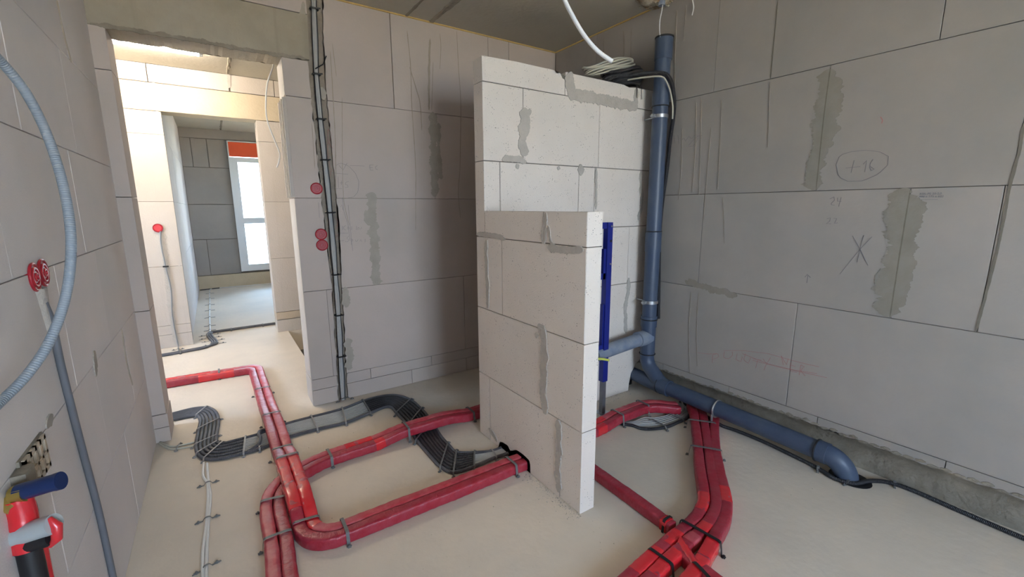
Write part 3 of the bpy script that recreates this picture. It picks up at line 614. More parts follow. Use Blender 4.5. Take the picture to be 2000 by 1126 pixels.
# ---------------------------------------------------------------- far room: side wall, window wall, window
core = MB().box(-0.60, -0.335, 5.85, 9.75, 0, 2.8).build('wall_room_left', 'mortar', kind='structure')
for (z0, z1, js) in [(0, .24, []), (.24, .865, [6.9, 7.9, 8.9]), (.865, 1.49, [6.4, 7.4, 8.4]), (1.49, 2.13, [6.9, 7.9, 8.9]), (2.13, 2.772, [6.4, 7.4, 8.4])]:
    us = [5.64]+js+[9.55]
    for a, b in zip(us, us[1:]): block('C', a, b, z0, z1, 0.02, 'aacl', core)
rr = MB(); rr.box(2.4, 2.6, 5.85, 8.0, 0, 2.8); rr.box(2.4, 2.6, 8.7, 9.75, 0, 2.8); rr.box(2.4, 2.6, 8.0, 8.7, 0, 1.5); rr.box(2.4, 2.6, 8.0, 8.7, 2.2, 2.8)  # unseen opening added in this wall to let more light into the far room
rr.build('wall_room_right', 'ksb', kind='structure')
fw = MB(); fw.box(-0.6, .36, 9.57, 9.75, 0, 2.8); fw.box(1.24, 2.6, 9.57, 9.75, 0, 2.8); fw.box(.36, 1.24, 9.57, 9.75, 0, .27); fw.box(.36, 1.24, 9.57, 9.75, 2.6, 2.8)
wall_window = fw.build('wall_window', 'mortar', kind='structure')
for (z0, z1, js) in [(.24, .88, [-.12]), (.88, 1.492, []), (1.492, 2.125, []), (2.125, 2.61, [-.17, .058])]:
    us = [-.32]+js+[.352]
    for a, b in zip(us, us[1:]): block('W', a, b, z0, z1, 0.03, 'ksr', wall_window, g=0.004)
    block('W', 1.25, 2.4, z0, z1, 0.03, 'ksr', wall_window)
block('W', -.32, 1.3, 2.61, 2.772, 0.03, 'ksr', wall_window)
MB().box(-.32, 2.4, 9.49, 9.56, 0, .235).build('base_upstand', 'concretey', wall_window)
wins = MB()
for b in [(.36, .485, 9.53, 9.62, .27, 2.32), (1.12, 1.24, 9.53, 9.62, .27, 2.32), (.485, 1.12, 9.53, 9.62, .27, .39), (.485, 1.12, 9.53, 9.62, 2.24, 2.32), (.485, 1.12, 9.54, 9.61, 1.145, 1.25)]: wins.box(*b)
win = wins.build('window_2', 'frame', kind='structure')
MB().box(.485, 1.12, 9.575, 9.583, 1.25, 2.24).build('glass_pane', 'glass', win)
MB().box(.485, 1.12, 9.575, 9.583, .39, 1.145).build('glass_pane', 'glass', win)
MB().box(.365, 1.235, 9.535, 9.60, 2.335, 2.58).build('roller_box_board', 'orange', win)
bx = MB(); bx.box(.352, .372, 9.515, 9.6, .27, 2.60); bx.box(.352, 1.24, 9.515, 9.6, 2.582, 2.60); bx.build('outer_rim', 'frame', win)

# foam edge strip between walls and ceiling
f1 = MB(); f1.box(0.73, 2.69, 3.283, 3.294, 2.764, 2.7715); f1.build('trim_1', 'foam', kind='structure')
MB().box(2.684, 2.695, YF+.01, 3.28, 2.764, 2.7715).build('trim_2', 'foam', kind='structure')

# ---------------------------------------------------------------- partition (L-shaped, aerated blocks)
core = MB()
core.box(1.292, 1.366, 1.356, 2.285, 0.12, 1.39); core.box(1.292, 2.69, 2.198, 2.285, 0.32, 2.21); core.box(1.40, 2.55, 2.198, 2.285, 0.0, 0.30)
wall_part = core.build('wall_partition', 'mortar', kind='structure')
TH = 0.088
hole = [(1.744, .002), (1.742, .05), (1.752, .074), (1.79, .080), (1.84, .078), (1.872, .078), (1.90, .060), (1.935, .040), (1.965, .060), (2.02, .056), (2.052, .040), (2.065, .002)]
def pb(a, b, c, d): block('P', a, b, c, d, TH, 'aac', wall_part, wobble=0.002, ch=0.0025, g=.0022)
pb(1.348, 1.50, 0, .412)
poly('P', [(1.502, .002)]+hole+[(2.155, .002), (2.155, .410), (1.502, .410)], TH, 'aac', wall_part)
pb(2.16, 2.288, 0, .412)
pb(1.348, 1.64, .412, .828); pb(1.64, 2.288, .412, .828)
pb(1.348, 2.01, .828, 1.252); pb(2.01, 2.288, .828, 1.252)
pb(1.348, 1.645, 1.252, 1.401); pb(1.645, 2.188, 1.252, 1.401)
def tb(a, b, c, d): block('T', a, b, c, d, 0.098, 'aac', wall_part, wobble=0.002, ch=0.0025, g=.0022)
for a, b in ((1.374, 1.9),): tb(a, b, 0, .43)
poly('T', [(1.902, .002), (2.565, .002), (2.572, .06), (2.588, .13), (2.635, .205), (2.694, .235), (2.694, .428), (1.902, .428)], 0.098, 'aac', wall_part)
for a, b in ((1.374, 2.0), (2.0, 2.694)): tb(a, b, .43, .862)
for a, b in ((1.374, 1.7), (1.7, 2.502), (2.502, 2.694)): tb(a, b, .862, 1.278 if a > 1.4 else 1.252)
tb(1.285, 1.395, 1.255, 1.675); tb(1.395, 2.0, 1.278, 1.675); tb(2.0, 2.142, 1.278, 1.675); tb(2.142, 2.605, 1.278, 1.675); tb(2.605, 2.694, 1.278, 1.675)
tb(1.285, 1.557, 1.675, 2.09); tb(1.557, 2.17, 1.675, 2.09); tb(2.17, 2.694, 1.675, 2.09)
g_ = .002
topl = [(1.285, 2.216), (1.5, 2.222), (1.78, 2.220), (1.805, 2.205), (1.83, 2.212), (1.848, 2.185), (1.868, 2.178)]
poly('T', [(1.287, 2.092), (1.868, 2.092)]+list(reversed(topl)), 0.098, 'aac', wall_part)
poly('T', [(1.872, 2.092), (2.694, 2.092), (2.694, 2.222), (2.50, 2.219), (2.44, 2.212), (2.38, 2.222), (1.95, 2.222), (1.90, 2.212), (1.885, 2.226), (1.872, 2.222)], 0.098, 'aac', wall_part)

# adhesive dabs, damp runs and pencil marks on the walls
WALLS = {'A': wall_back, 'R': wall_right, 'P': wall_part, 'T': wall_part, 'L': wall_left, 'B': wall_far}
KN = {'drip': ('drip_stain', 'drip', .5), 'damp': ('damp_patch', 'damp', .75), 'smear': ('adhesive_smear', 'smear', .55), 'seam': ('joint_fill', 'seam', .3)}
for i, (fr, k, w_, pts) in enumerate(STAINS):
    nm, mt, rg_ = KN[k]; mb = MB()
    wd = {'drip': .55, 'damp': 1.35, 'smear': 1.5, 'seam': .9}[k]
    stroke(mb, fr, pts, w_*wd, rg_, (0.0003 if k != 'smear' else 0.0012)+i*0.00005, seed=i*1.7)
    mb.build(nm, mt+'_r' if fr == 'R' and mt in ('drip', 'damp') else mt, WALLS[fr])
for i, (fr, k, w_, sts) in enumerate(MARKS):
    mb = MB()
    for s_ in sts: stroke(mb, fr, s_, w_*0.8, 0, 0.0008)
    mb.build({'pencil': 'pencil_mark', 'redpen': 'red_mark', 'stamp': 'ink_stamp'}[k], k, WALLS[fr])

# ---------------------------------------------------------------- red insulated heating pipes
W2 = 0.0275
PROF = []
for j in range(20):
    t = 2*math.pi*(j+0.5)/20; c_, s_ = math.cos(t), math.sin(t); e = 0.42
    PROF.append((math.copysign(abs(c_)**e, c_)*W2, 0.0285+math.copysign(abs(s_)**e, s_)*0.0285))
def bumpf(x, c, hw, ramp):
    d = max(0, abs(x-c)-hw)/ramp
    return 0 if d >= 1 else 0.5+0.5*math.cos(math.pi*d)
def pinch(straps):
    def f(i, p):
        k = 1
        for s_ in straps:
            d = math.hypot(p.x-s_[0], p.y-s_[1]); k -= 0.09*math.exp(-(d/0.055)**2) if d < 0.2 else 0
        return (k, 0.5+0.5*k)
    return f
def red_pipe(path, parent, m='red', straps=(), name='insulated_pipe', seed=0, sc=1.0, jit=0.0016):
    mb = MB(); f = pinch(straps)
    sweep_flat(mb, path, [(x*sc, (z-0.0285)*sc+0.0285) for x, z in PROF], (lambda i, p: f(i, p)), jit, seed)
    return mb.build(name, m, parent, smooth=True)
def tape(path, a, b, parent, seed=0, straps=(), m='tape', lab=None):
    """bright tape wrapped round the pipe between two spots on its path"""
    ia = min(range(len(path)), key=lambda i: (path[i]-Vector((*a, path[i].z))).length); ib = min(range(len(path)), key=lambda i: (path[i]-Vector((*b, path[i].z))).length)
    ia, ib = sorted((ia, ib)); ib = max(ib, ia+3)
    o = red_pipe(path[ia:ib+1], parent, m, straps, 'tape_wrap', seed, 1.035, 0.0018)
    return o
def band(parent, c, ang, hw, h, w_=0.014, feet=0.02, z0=0.0, m='strap', name='strap', both=True, th=0.0022, roundk=0.012, plug=True):
    """perforated band over a bundle with its feet nailed to the floor; ang = direction across the bundle"""
    pr = []
    if feet: pr += [(-hw-feet, 0.002)]
    pr += [(-hw-0.004, 0.003), (-hw-0.001, h*0.5), (-hw+roundk*0.3, h-0.002), (-hw+roundk, h+0.002), (0, h+0.003), (hw-roundk, h+0.002), (hw-roundk*0.3, h-0.002), (hw+0.001, h*0.5), (hw+0.004, 0.003)]
    if feet and both: pr += [(hw+feet, 0.002)]
    cx, cy = c; ca, sa = math.cos(ang), math.sin(ang); mb = MB(); vs = []
    for x, z in pr:
        for s_ in (-w_/2, w_/2):
            for e in (0, th): vs.append((cx+x*ca-s_*sa, cy+x*sa+s_*ca, z0+z+e-(0 if z > 0.004 else 0.0015)))
    fs = []
    for i in range(len(pr)-1):
        a = i*4; b = a+4
        fs += [(a, b, b+2, a+2), (a+1, a+3, b+3, b+1), (a, a+1, b+1, b), (a+2, b+2, b+3, a+3)]
    fs += [(0, 2, 3, 1), (len(vs)-4, len(vs)-3, len(vs)-1, len(vs)-2)]
    mb.add(vs, fs)
    if plug and feet:
        for sg in ((-1, 1) if both else (-1,)):
            x = sg*(hw+feet*0.6); px, py = cx+x*ca, cy+x*sa
            mb.cyl((px, py, z0), (px, py, z0+0.009), 0.0055, 8); mb.cyl((px, py, z0+0.009), (px, py, z0+0.012), 0.003, 6)
            mb.box(px-0.010, px+0.010, py-0.003, py+0.003, z0+0.001, z0+0.006)
    return mb.build(name, m, parent)

# run 1: from the corridor, along the floor, round the bend and through the partition
R1s = [(-0.088, 4.36), (0.196, 3.73), (0.199, 3.15), (0.202, 2.66), (0.204, 2.28), (0.341, 1.823), (1.213, 1.823), (2.092, 1.868), (2.342, 1.866)]
p1 = fillet([(-1.9, 4.40, 0), (-0.3, 4.365, 0), (0.178, 4.34, 0), (0.205, 1.823, 0), (1.36, 1.823, 0), (1.91, 1.866, 0), (2.36, 1.868, 0), (2.565, 1.745, 0)], [1, .085, .115, .5, .5, .25])
p1 = resample(p1, 0.010)
def lift1(p):
    z = 0
    if p.x < 0.6 and p.y > 2.0: z = max(z, 0.026*bumpf(p.y, 2.97, 0.13, 0.35), 0.061*bumpf(p.y, 2.31, 0.15, 0.30))
    if 1.7 < p.x: z = max(z, 0.022*bumpf(p.x, 2.26, 0.14, 0.2))
    return z
p1 = [Vector((p.x, p.y, lift1(p))) for p in p1]
run1 = empty('red_pipe_pair', (0, 0, 0), 'two red insulated pipes from the doorway, bending to pass through the low partition', 'pipes')
run1.location = (0, 0, 0)
near1 = offset2(p1, -W2); far1 = offset2(p1, W2)
red_pipe(near1, run1, 'red', R1s, seed=1, jit=.0022); red_pipe(far1, run1, 'redsoft', R1s, seed=2, jit=.0022)
def split(path, f): return [p for p in path if f(p)]
# brighter taped stretches
tape(near1, (-0.23, 4.33), (0.02, 4.33), run1, 1, R1s); tape(far1, (-1.2, 4.40), (-0.15, 4.39), run1, 2, R1s)
tape(near1, (0.176, 2.46), (0.178, 2.04), run1, 3, R1s); tape(far1, (0.231, 2.45), (0.233, 1.90), run1, 4, R1s)
tape(far1, (1.9, 1.89), (2.0, 1.893), run1, 7, R1s); tape(near1, (1.86, 1.836), (1.95, 1.84), run1, 8, R1s)
for (c_, a, z) in [((-0.088, 4.362), 1.571, 0), ((0.185, 3.73), 0, 0), ((0.192, 3.15), 0, .0), ((0.197, 2.66), 0, 0), ((0.201, 2.46), 0, 0), ((0.206, 1.955), -0.12, 0.0), ((0.338, 1.823), 1.571, 0), ((1.213, 1.823), 1.571, 0), ((2.092, 1.868), 1.571, 0), ((2.342, 1.866), 1.571, 0)]:
    lz = lift1(Vector((c_[0], c_[1], 0)))
    band(run1, c_, a, 0.057, 0.060+lz, m='strap' if z == 0 else 'tie')

# run 2: along the left, under run 1, then behind the tall partition
R2s = [(0.118, 2.19), (0.094, 1.93), (0.41, 2.47), (0.867, 2.485), (1.325, 2.49)]
p2 = catmull([(0.04, .5, 0), (0.058, 1.2, 0), (0.076, 1.666, 0), (0.090, 1.92, 0), (0.092, 2.14, 0), (0.115, 2.27, 0), (0.175, 2.36, 0), (0.27, 2.425, 0), (0.40, 2.468, 0), (0.646, 2.482, 0), (1.0, 2.487, 0), (1.4, 2.49, 0), (2.0, 2.49, 0)], 0.010)
p2 = [Vector((p.x, p.y, 0.027*bumpf(p.x, 0.99, 0.11, 0.25) if p.x > .6 else 0)) for p in p2]
run2 = empty('red_pipe_pair', (0, 0, 0), 'two wrinkled red pipes crossing under the other pair, vanishing behind the tall partition', 'pipes')
near2 = offset2(p2, -W2); far2 = offset2(p2, W2)
red_pipe(near2, run2, 'red', R2s, seed=5, jit=0.0022); red_pipe(far2, run2, 'redsoft', R2s, seed=6, jit=0.0022)
tape(near2, (0.665, 2.455), (0.725, 2.455), run2, 9); tape(far2, (0.5, 2.51), (0.66, 2.51), run2, 10)
for c_, a in [((0.101, 2.20), -0.2), ((0.090, 1.925), 0.0), ((0.41, 2.470), 1.6), ((0.867, 2.486), 1.571), ((1.325, 2.49), 1.571)]:
    lz = 0.027*bumpf(c_[0], 0.99, 0.11, 0.25) if c_[0] > .6 else 0
    band(run2, c_, a, 0.057, 0.060+lz)

# run 3: three pipes coming from under the blue pipe and sweeping to the front
def arr(a): return [Vector((x, y, 0)) for x, y in a]
def nrs(a, n):
    a = catmull(a, 0.01); return [a[round(i*(len(a)-1)/(n-1))] for i in range(n)]
eL, e1, e2, eR = [nrs(arr(a), 12) for a in (R3L, R3s1, R3s2, R3R)]
mid = lambda A, B: [(a+b)/2 for a, b in zip(A, B)]
R3s = [(2.47, 1.53), (2.20, 1.31), (1.58, .93)]
run3 = empty('red_pipe_trio', (0, 0, 0), 'three red insulated pipes side by side, curving forward from under the blue soil pipe', 'pipes')
def guide(x):   # seam between left and middle pipe
    pass
base = catmull(arr([(2.70, 1.70)]+[tuple(p) for p in R3s1][0:1]+[(2.42, 1.472), (2.246, 1.342), (2.12, 1.252), (2.005, 1.167), (1.90, 1.085), (1.80, 1.018), (1.70, 0.982), (1.60, 0.965), (1.50, 0.957), (1.36, 0.944), (1.19, 0.924), (0.9, 0.89)]), 0.010)
q1 = offset2(base, -W2); q2 = offset2(base, W2)
base3 = catmull(arr([(2.74, 1.56)] + [tuple((a[0]+b[0], a[1]+b[1])) for a, b in []] + [(2.60, 1.487), (2.31, 1.306), (2.065, 1.127), (1.90, 0.998), (1.775, 0.930), (1.61, 0.880), (1.50, 0.850), (1.40, 0.828), (1.2, 0.79), (0.95, 0.74)]), 0.010)
red_pipe(q1, run3, 'red', R3s, seed=11, jit=.001); red_pipe(q2, run3, 'red', R3s, seed=12, jit=.001); red_pipe(base3, run3, 'red', R3s, seed=13, jit=.001)
tape(q1, (1.84, 1.09), (1.72, 1.02), run3, 1); tape(q2, (1.60, .94), (1.66, .94), run3, 2); tape(base3, (1.96, 1.05), (1.87, .98), run3, 3)
tape(q1, (1.52, .985), (1.42, .98), run3, 4); tape(base3, (1.60, .876), (1.48, .845), run3, 5); tape(q2, (1.45, .93), (1.24, .91), run3, 6); tape(q1, (1.37, .97), (1.20, .95), run3, 7)
tape(q2, (1.56, .94), (1.50, .935), run3, 8, m='redsoft'); tape(base3, (1.47, .843), (1.3, .81), run3, 8)
# (side of offset2 is left of travel; travel goes towards the camera)
for c_, a, hw in [((2.475, 1.500), 2.22, .086), ((2.205, 1.298), 2.2, .086), ((1.585, .930), 1.68, .092), ((1.33, .935), 1.62, .058)]:
    band(run3, c_, a, hw, .060, m='tie' if a < 2 else 'strap')
band(run3, (1.40, .80), 1.3, .05, .062, m='tie')
# branch with crumpled tape
br = red_pipe(resample([(1.438, .945, 0.004), (1.436, .90, 0.0), (1.428, .85, -0.0), (1.425, .70, 0)], .01), run3, 'red', (), 'branch_pipe', 14)
lm = MB(); vs = []; NU, NV = 26, 18
for i in range(NU+1):
    t = i/NU; cx = 1.475-0.06*t; cy = 0.955-0.125*t
    for j in range(NV):
        a = 2*math.pi*j/NV; r = (0.034-0.004*t)*(1+0.13*noise.noise(Vector((t*7, math.cos(a)*2.2, math.sin(a)*2.2)))+0.07*noise.noise(Vector((t*22, math.cos(a)*5, math.sin(a)*5)))) * (0.55 if i in (0, NU) else 1)
        vs.append((cx+r*math.cos(a), cy+0.2*r*math.cos(a), max(0.001, 0.032+r*1.0*math.sin(a))))
lm.add(vs, [(i*NV+j, (i+1)*NV+j, (i+1)*NV+(j+1) % NV, i*NV+(j+1) % NV) for i in range(NU) for j in range(NV)]+[tuple(range(NV)), tuple(range(NU*NV, NU*NV+NV))])
lm.build('crumpled_tape', 'tape', run3, smooth=True)

# run 4: single pipe
run4 = empty('red_pipe', (0, 0, 0), 'single dark red pipe running from behind the low partition to the three pipes', 'pipe')
p4 = catmull([(1.558, 1.775, 0), (1.552, 1.52, 0), (1.545, 1.26, 0), (1.535, 1.03, 0)], .01)
red_pipe(p4, run4, 'red', [(1.537, 1.055)], seed=21, jit=.0012)
tape(p4, (1.537, 1.075), (1.536, 1.055), run4, 3)
band(run4, (1.536, 1.056), 0.0, .029, .06, m='tie', feet=0, w_=.012)

# ---------------------------------------------------------------- floor conduit bundle
cb = empty('conduit_bundle', (0, 0, 0), 'flat bundle of black conduits and grey cables snaking under both red pipe pairs', 'cables')
def lane(f, i0, i1, z): 
    return [Vector((n_[0]+(q[0]-n_[0])*f, n_[1]+(q[1]-n_[1])*f, z)) for n_, q in zip(NEAR[i0:i1+1], FAR[i0:i1+1])]
st = [Vector((-1.6, 3.62, .012)), Vector((-0.8, 3.62, .012))]
for f in (0.06, 0.94):
    zz = .0105
    P = ([Vector((-1.6, 3.58+.13*f, zz)), Vector((-0.8, 3.58+.13*f, zz))])+lane(f, 0, 26, zz)+[Vector((1.47, 1.96+.09*f, zz))]
    tube(MB(), catmull(P, .012), .010, 10).build('conduit', 'dusty' if f < .5 else 'black', cb, smooth=True) if False else tube(MB(), catmull(P, .012), .010, 10).build('conduit', 'dusty', cb, smooth=True)
for f in (.23, .41, .59, .77):
    P = [Vector((-1.6, 3.58+.13*f, .010)), Vector((-0.8, 3.58+.13*f, .010))]+lane(f, 0, 9, .010)
    tube(MB(), catmull(P, .012), .0095, 10).build('conduit', 'dusty', cb, smooth=True)
for k in range(6):
    f = .19+.62*k/5
    tube(MB(), catmull(lane(f, 14, 23, .0105), .012), .0105, 10).build('conduit', 'black', cb, smooth=True)
for k in range(9):
    f = .16+.68*k/8
    tube(MB(), catmull(lane(f, 9, 14, .008), .02), .0056, 8).build('cable', 'grey', cb, smooth=True)
for k in range(7):
    f = .2+.6*k/6
    tube(MB(), catmull(lane(f, 22, 26, .008)+[Vector((1.46, 1.96+.09*f, .008))], .02), .0055, 8).build('cable', 'grey', cb, smooth=True)
# conduit that swings over the bundle before the red pipe
tube(MB(), catmull([(0.03, 2.842, .012), (0.085, 2.865, .026), (.105, 2.93, .032), (.100, 3.0, .032), (.115, 3.05, .028), (.15, 3.07, .014)], .012), .010, 10).build('conduit', 'dusty', cb, smooth=True)
def bclip(i, m='clip', feet=.02, ex=.004, plug=True):
    n_, q = NEAR[i], FAR[i]; c_ = ((n_[0]+q[0])/2, (n_[1]+q[1])/2); a = math.atan2(q[1]-n_[1], q[0]-n_[0]); hw = math.dist(n_, q)/2+ex
    band(cb, c_, a, hw, .0215, w_=.009, feet=feet, m=m, name='clip', th=.0018, roundk=.01, plug=plug)
for i in (2, 4, 5, 6, 7, 9, 10, 12, 13): bclip(i)
for i in (14, 17, 18, 19, 21, 22, 23): bclip(i, 'strap')
bclip(24, 'clip')
for i in (0.35, .6):
    pass

# pale cable pair running to the front with its clips
wc = empty('cable_pair', (0, 0, 0), 'two pale cables clipped to the floor running to the front on the left', 'cables')
for P in (C3a, C3b):
    tube(MB(), catmull([(x, y, .0065) for x, y in P]+[(P[-1][0]-.004, 1.3, .0065), (P[-1][0], .6, .0065)], .015), .0065, 8).build('cable', 'white', wc, smooth=True)
for (a, b) in ((0, 1), (2, 3), (4, 5)):
    A, B = C3clips[a], C3clips[b]; c_ = ((A[0]+B[0])/2+.003, (A[1]+B[1])/2)
    band(wc, c_, math.atan2(B[1]-A[1], B[0]-A[0])+.06, .014, .013, w_=.007, feet=.036, m='strap', name='clip', roundk=.006)
wc2 = empty('cable_pair', (0, 0, 0), 'short run of two pale cables between the left doorway jamb and the conduits', 'cables')
for P in (C4, C4b):
    tube(MB(), catmull([(x+.012, y, .006) for x, y in P], .015), .0055, 8).build('cable', 'cream', wc2, smooth=True)
band(wc2, (-.315, 3.155), 1.35, .032, .012, w_=.006, feet=.02, m='clip', name='clip', roundk=.006)

# corridor conduits
cc = empty('conduit_bundle', (0, 0, 0), 'dark conduits across the corridor floor, between the piers of the second opening', 'cables')
for k, dx in enumerate((-.021, 0, .021)):
    P = catmull([(-1.8, 5.31+dx, .011), (-.553, 5.335+dx, .011), (-.355, 5.365+dx, .011), (-.20, 5.40+dx, .011), (-.128+dx, 5.47, .011), (-.118+dx, 5.585, .011), (-.145+dx, 5.75, .011), (-.163+dx*.9, 5.90, .011), (-.150+dx*.5, 6.03-dx, .011), (-.09, 6.045-dx, .011), (.146, 6.055-dx, .011), (.52, 6.06-dx, .011), (1.5, 6.07-dx, .011)], .02)
    tube(MB(), P, .0105, 8).build('conduit', 'dusty', cc, smooth=True)
for c_, a in (((-.118, 5.50), .1), ((-.128, 5.66), .1), ((-.155, 5.80), .1), ((-.16, 5.95), .1)): band(cc, c_, a, .036, .022, w_=.01, feet=.07, m='strap', name='clip')
for c_ in ((-.40, 5.355), (.05, 6.05), (.38, 6.06)): band(cc, c_, 1.571, .036, .022, w_=.012, feet=.02, m='strap', name='clip')
cr_ = empty('room_cable', (0, 0, 0), 'pale cable clipped along the floor of the far room towards the window wall', 'cable')
tube(MB(), catmull([(-.158, 6.06, .007), (-.165, 7.0, .007), (-.165, 8.144, .007), (-.16, 9.38, .007), (-.10, 9.46, .007), (.84, 9.475, .007), (1.6, 9.475, .007)], .03), .007, 8).build('cable', 'white', cr_, smooth=True)
tube(MB(), catmull([(-.31, 9.40, .009), (-.2, 9.42, .009), (-.10, 9.445, .009), (-.02, 9.455, .009)], .03), .009, 8).build('cable', 'black', cr_, smooth=True)
for x, y in C5clips: band(cr_, (x, y), 0.05, .010, .015, w_=.02, feet=.05, m='strap', name='clip', plug=False)

# cables on the right side
cg = empty('cable_fan', (0, 0, 0), 'curved fan of grey cables edged by black conduit, below the blue soil stack', 'cables')
tube(MB(), catmull([(2.05, 1.91, .011), (2.10, 1.83, .011)]+[(x, y, .011) for x, y in C6k]+[(2.70, 1.82, .011)], .012), .0105, 10).build('conduit', 'black', cg, smooth=True)
for k in range(6):
    t = k/5
    P = [(2.07+.02*t, 1.93, .007), (2.14+.03*t, 1.80+.02*t, .007)]+[(x+(gx-x)*(.25+.95*t), y+(gy-y)*(.25+.95*t)+.0, .007) for (x, y), (gx, gy) in zip([(2.206, 1.676), (2.298, 1.640), (2.422, 1.636), (2.521, 1.638), (2.618, 1.673)], [(2.286, 1.785), (2.34, 1.745), (2.463, 1.722), (2.56, 1.735), (2.64, 1.760)])]+[(2.70, 1.80+.02*t, .007)]
    tube(MB(), catmull(P, .015), .0055, 8).build('cable', 'grey', cg, smooth=True)
band(cg, (2.29, 1.69), 1.5, .065, .022, w_=.012, feet=.02, m='strap', name='clip'); band(cg, (2.46, 1.68), 1.62, .062, .022, w_=.012, feet=.02, m='strap', name='clip')
tube(MB(), catmull([(2.715, 2.10, .008), (2.724, 2.02, .008), (2.728, 1.92, .02), (2.70, 1.82, .03), (2.66, 1.765, .02), (2.58, 1.72, .016)], .015), .005, 8).build('loose_cable', 'cream', cg, smooth=True)
c7 = empty('floor_conduit', (0, 0, 0), 'single black corrugated conduit lying along the foot of the right wall', 'conduit')
tube(MB(), catmull([(x-(.012 if y > .9 else 0), y, .0115) for x, y in C7]+[(2.73, -.4, .0115), (2.72, -3.1, .0115)], .015), .011, 10).build('conduit', 'black', c7, smooth=True)
for (x, y), a in (((2.598, .88), .3), ((2.585, .735), -.4), ((2.772, .60), .3)): band(c7, (x, y), a, .013, .023, w_=.012, feet=.022, m='strap', name='clip')

# ---------------------------------------------------------------- cables in the wall slot
ws = empty('riser_cables', (0, 0, 0), 'tied bunch of grey and black cables running up the slot in the back wall', 'cables')
def sx_(z): return slot_c(z)-0.006 if z > .4 else 0.682
cabs = [(-.018, 'black', .0035), (-.010, 'grey', .0055), (-.002, 'greyd', .0055), (.006, 'grey', .0055), (.014, 'greyd', .005), (.019, 'black', .0035), (-.003, 'grey', .005)]
tie_z = [2.68, 2.284, 2.004, 1.741, 1.388, .952, .655, .344, .012]
for k, (dx, m_, r) in enumerate(cabs):
    P = []; z = 0.004
    while z <= 2.77:
        dz = min(abs(z-t) for t in tie_z); spread = 1+1.0*min(1, dz/.18)*(.5 if z > 1.2 else .8)*(.4 + .6*abs(noise.noise(Vector((k*3.1, z*1.5, 0)))))
        depth = .018*max(0, min(1, (z-.9)/.5))
        P.append((slot_c(z)+dx*spread*.72-.004+.004*noise.noise(Vector((k*9.7, z*2.2, 0))), 3.286+depth*.45-(.009 if k > 5 else 0)-.003*(k % 2), z)); z += .05
    tube(MB(), catmull(P, .03), r, 8).build('cable', m_, ws, smooth=True)
for t in tie_z[:-1]:
    depth = .018*max(0, min(1, (t-.9)/.5))
    mb = MB(); c0 = (slot_c(t)-.004, 3.283+depth*.45, t); P = []
    for j in range(17):
        a = 2*math.pi*j/16; P.append((c0[0]+.024*math.copysign(abs(math.cos(a))**.6, math.cos(a)), c0[1]+.0185*math.copysign(abs(math.sin(a))**.6, math.sin(a)), t))
    tube(mb, P, .0055, 6, cap=False); mb.cyl((c0[0]+.012, c0[1]-.022, t), (c0[0]+.034, c0[1]-.024, t+.003), .0045, 6)
    mb.build('cable_tie', 'tie', ws)
mb = MB(); tube(mb, [(.66, 3.26, 2.31), (.71, 3.262, 2.345), (.735, 3.262, 2.40)], .0035, 6); mb.build('tie_tail', 'tie', ws)
band(ws, (.684, 3.268), 0.0, .034, .018, w_=.014, feet=.03, m='strap', name='foot_clip')

# ---------------------------------------------------------------- red socket boxes
def sock(loc, nrm, label, r=.038, plain=False, group=None):
    o = empty('socket_box', loc, label, 'socket box', group); n_ = Vector(nrm); c = Vector(loc)
    mb = MB(); mb.cyl(c+n_*-.03, c+n_*.006, r*.93, 28); mb.torus(c+n_*.006, n_, r*.93, .004, 28, 8); mb.build('box_rim', 'redcap', o, smooth=True)
    if not plain:
        mb = MB(); mb.torus(c+n_*.008, n_, r*.62, .0035, 24, 6); mb.cyl(c+n_*.004, c+n_*.009, r*.50, 20, r*.42); mb.torus(c+n_*.010, n_, r*.25, .003, 16, 6); mb.build('lid', 'redcap', o, smooth=True)
        mb = MB(); mb.cyl(c+n_*.009, c+n_*.016, r*.13, 10); mb.build('lid_grip', 'tie' if False else 'redcap', o)
    else:
        mb = MB(); mb.cyl(c+n_*.005, c+n_*.009, r*.8, 24, r*.72); mb.build('lid', 'tape', o, smooth=True)
    return o
sock((.612, 3.293, 1.551), (0, -1, 0), 'dusty red socket box left of the cable slot, highest of three')
sock((.617, 3.293, 1.241), (0, -1, 0), 'red socket box left of the cable slot, upper one of the lower pair')
sock((.618, 3.293, 1.166), (0, -1, 0), 'red socket box left of the cable slot, lowest of three')
sock((-.456, 5.626, 1.233), (0, -1, 0), 'bright red socket box alone on the pier beyond the doorway', .042, True)
sock((-.432, 1.745, 1.235), (1, 0, 0), 'dark red socket box on the left wall, nearer of the pair', .040)
sock((-.432, 1.825, 1.238), (1, 0, 0), 'dark red socket box on the left wall, farther of the pair', .040)
for z, dz in ((1.241, .03), (1.166, .035), (1.551, .03)):
    pass
# chase and cable below the socket on the far pier
ch = MB(); stroke(ch, 'B', [(-.418, 1.21), (-.424, 1.18), (-.430, .95), (-.442, .69), (-.450, .42), (-.445, .02)], .045, .6, .001, seed=3); ch.build('cable_chase', 'smear', wall_far)
pc = empty('pier_cable', (0, 0, 0), 'grey cable in a rough chase below the socket on the far pier', 'cable')
tube(MB(), catmull([(-.440, 5.618, 1.20), (-.450, 5.616, 1.08), (-.440, 5.616, .85), (-.425, 5.616, .6), (-.445, 5.616, .35), (-.435, 5.61, .04), (-.43, 5.55, .006), (-.42, 5.42, .006)], .03), .006, 8).build('cable', 'greyd', pc, smooth=True)
MB().box(-.462, -.415, 5.606, 5.622, .84, .855).build('cable_tie', 'tie', pc)
band(pc, (-.43, 5.50), 0, .012, .012, w_=.012, feet=.04, m='strap', name='clip')

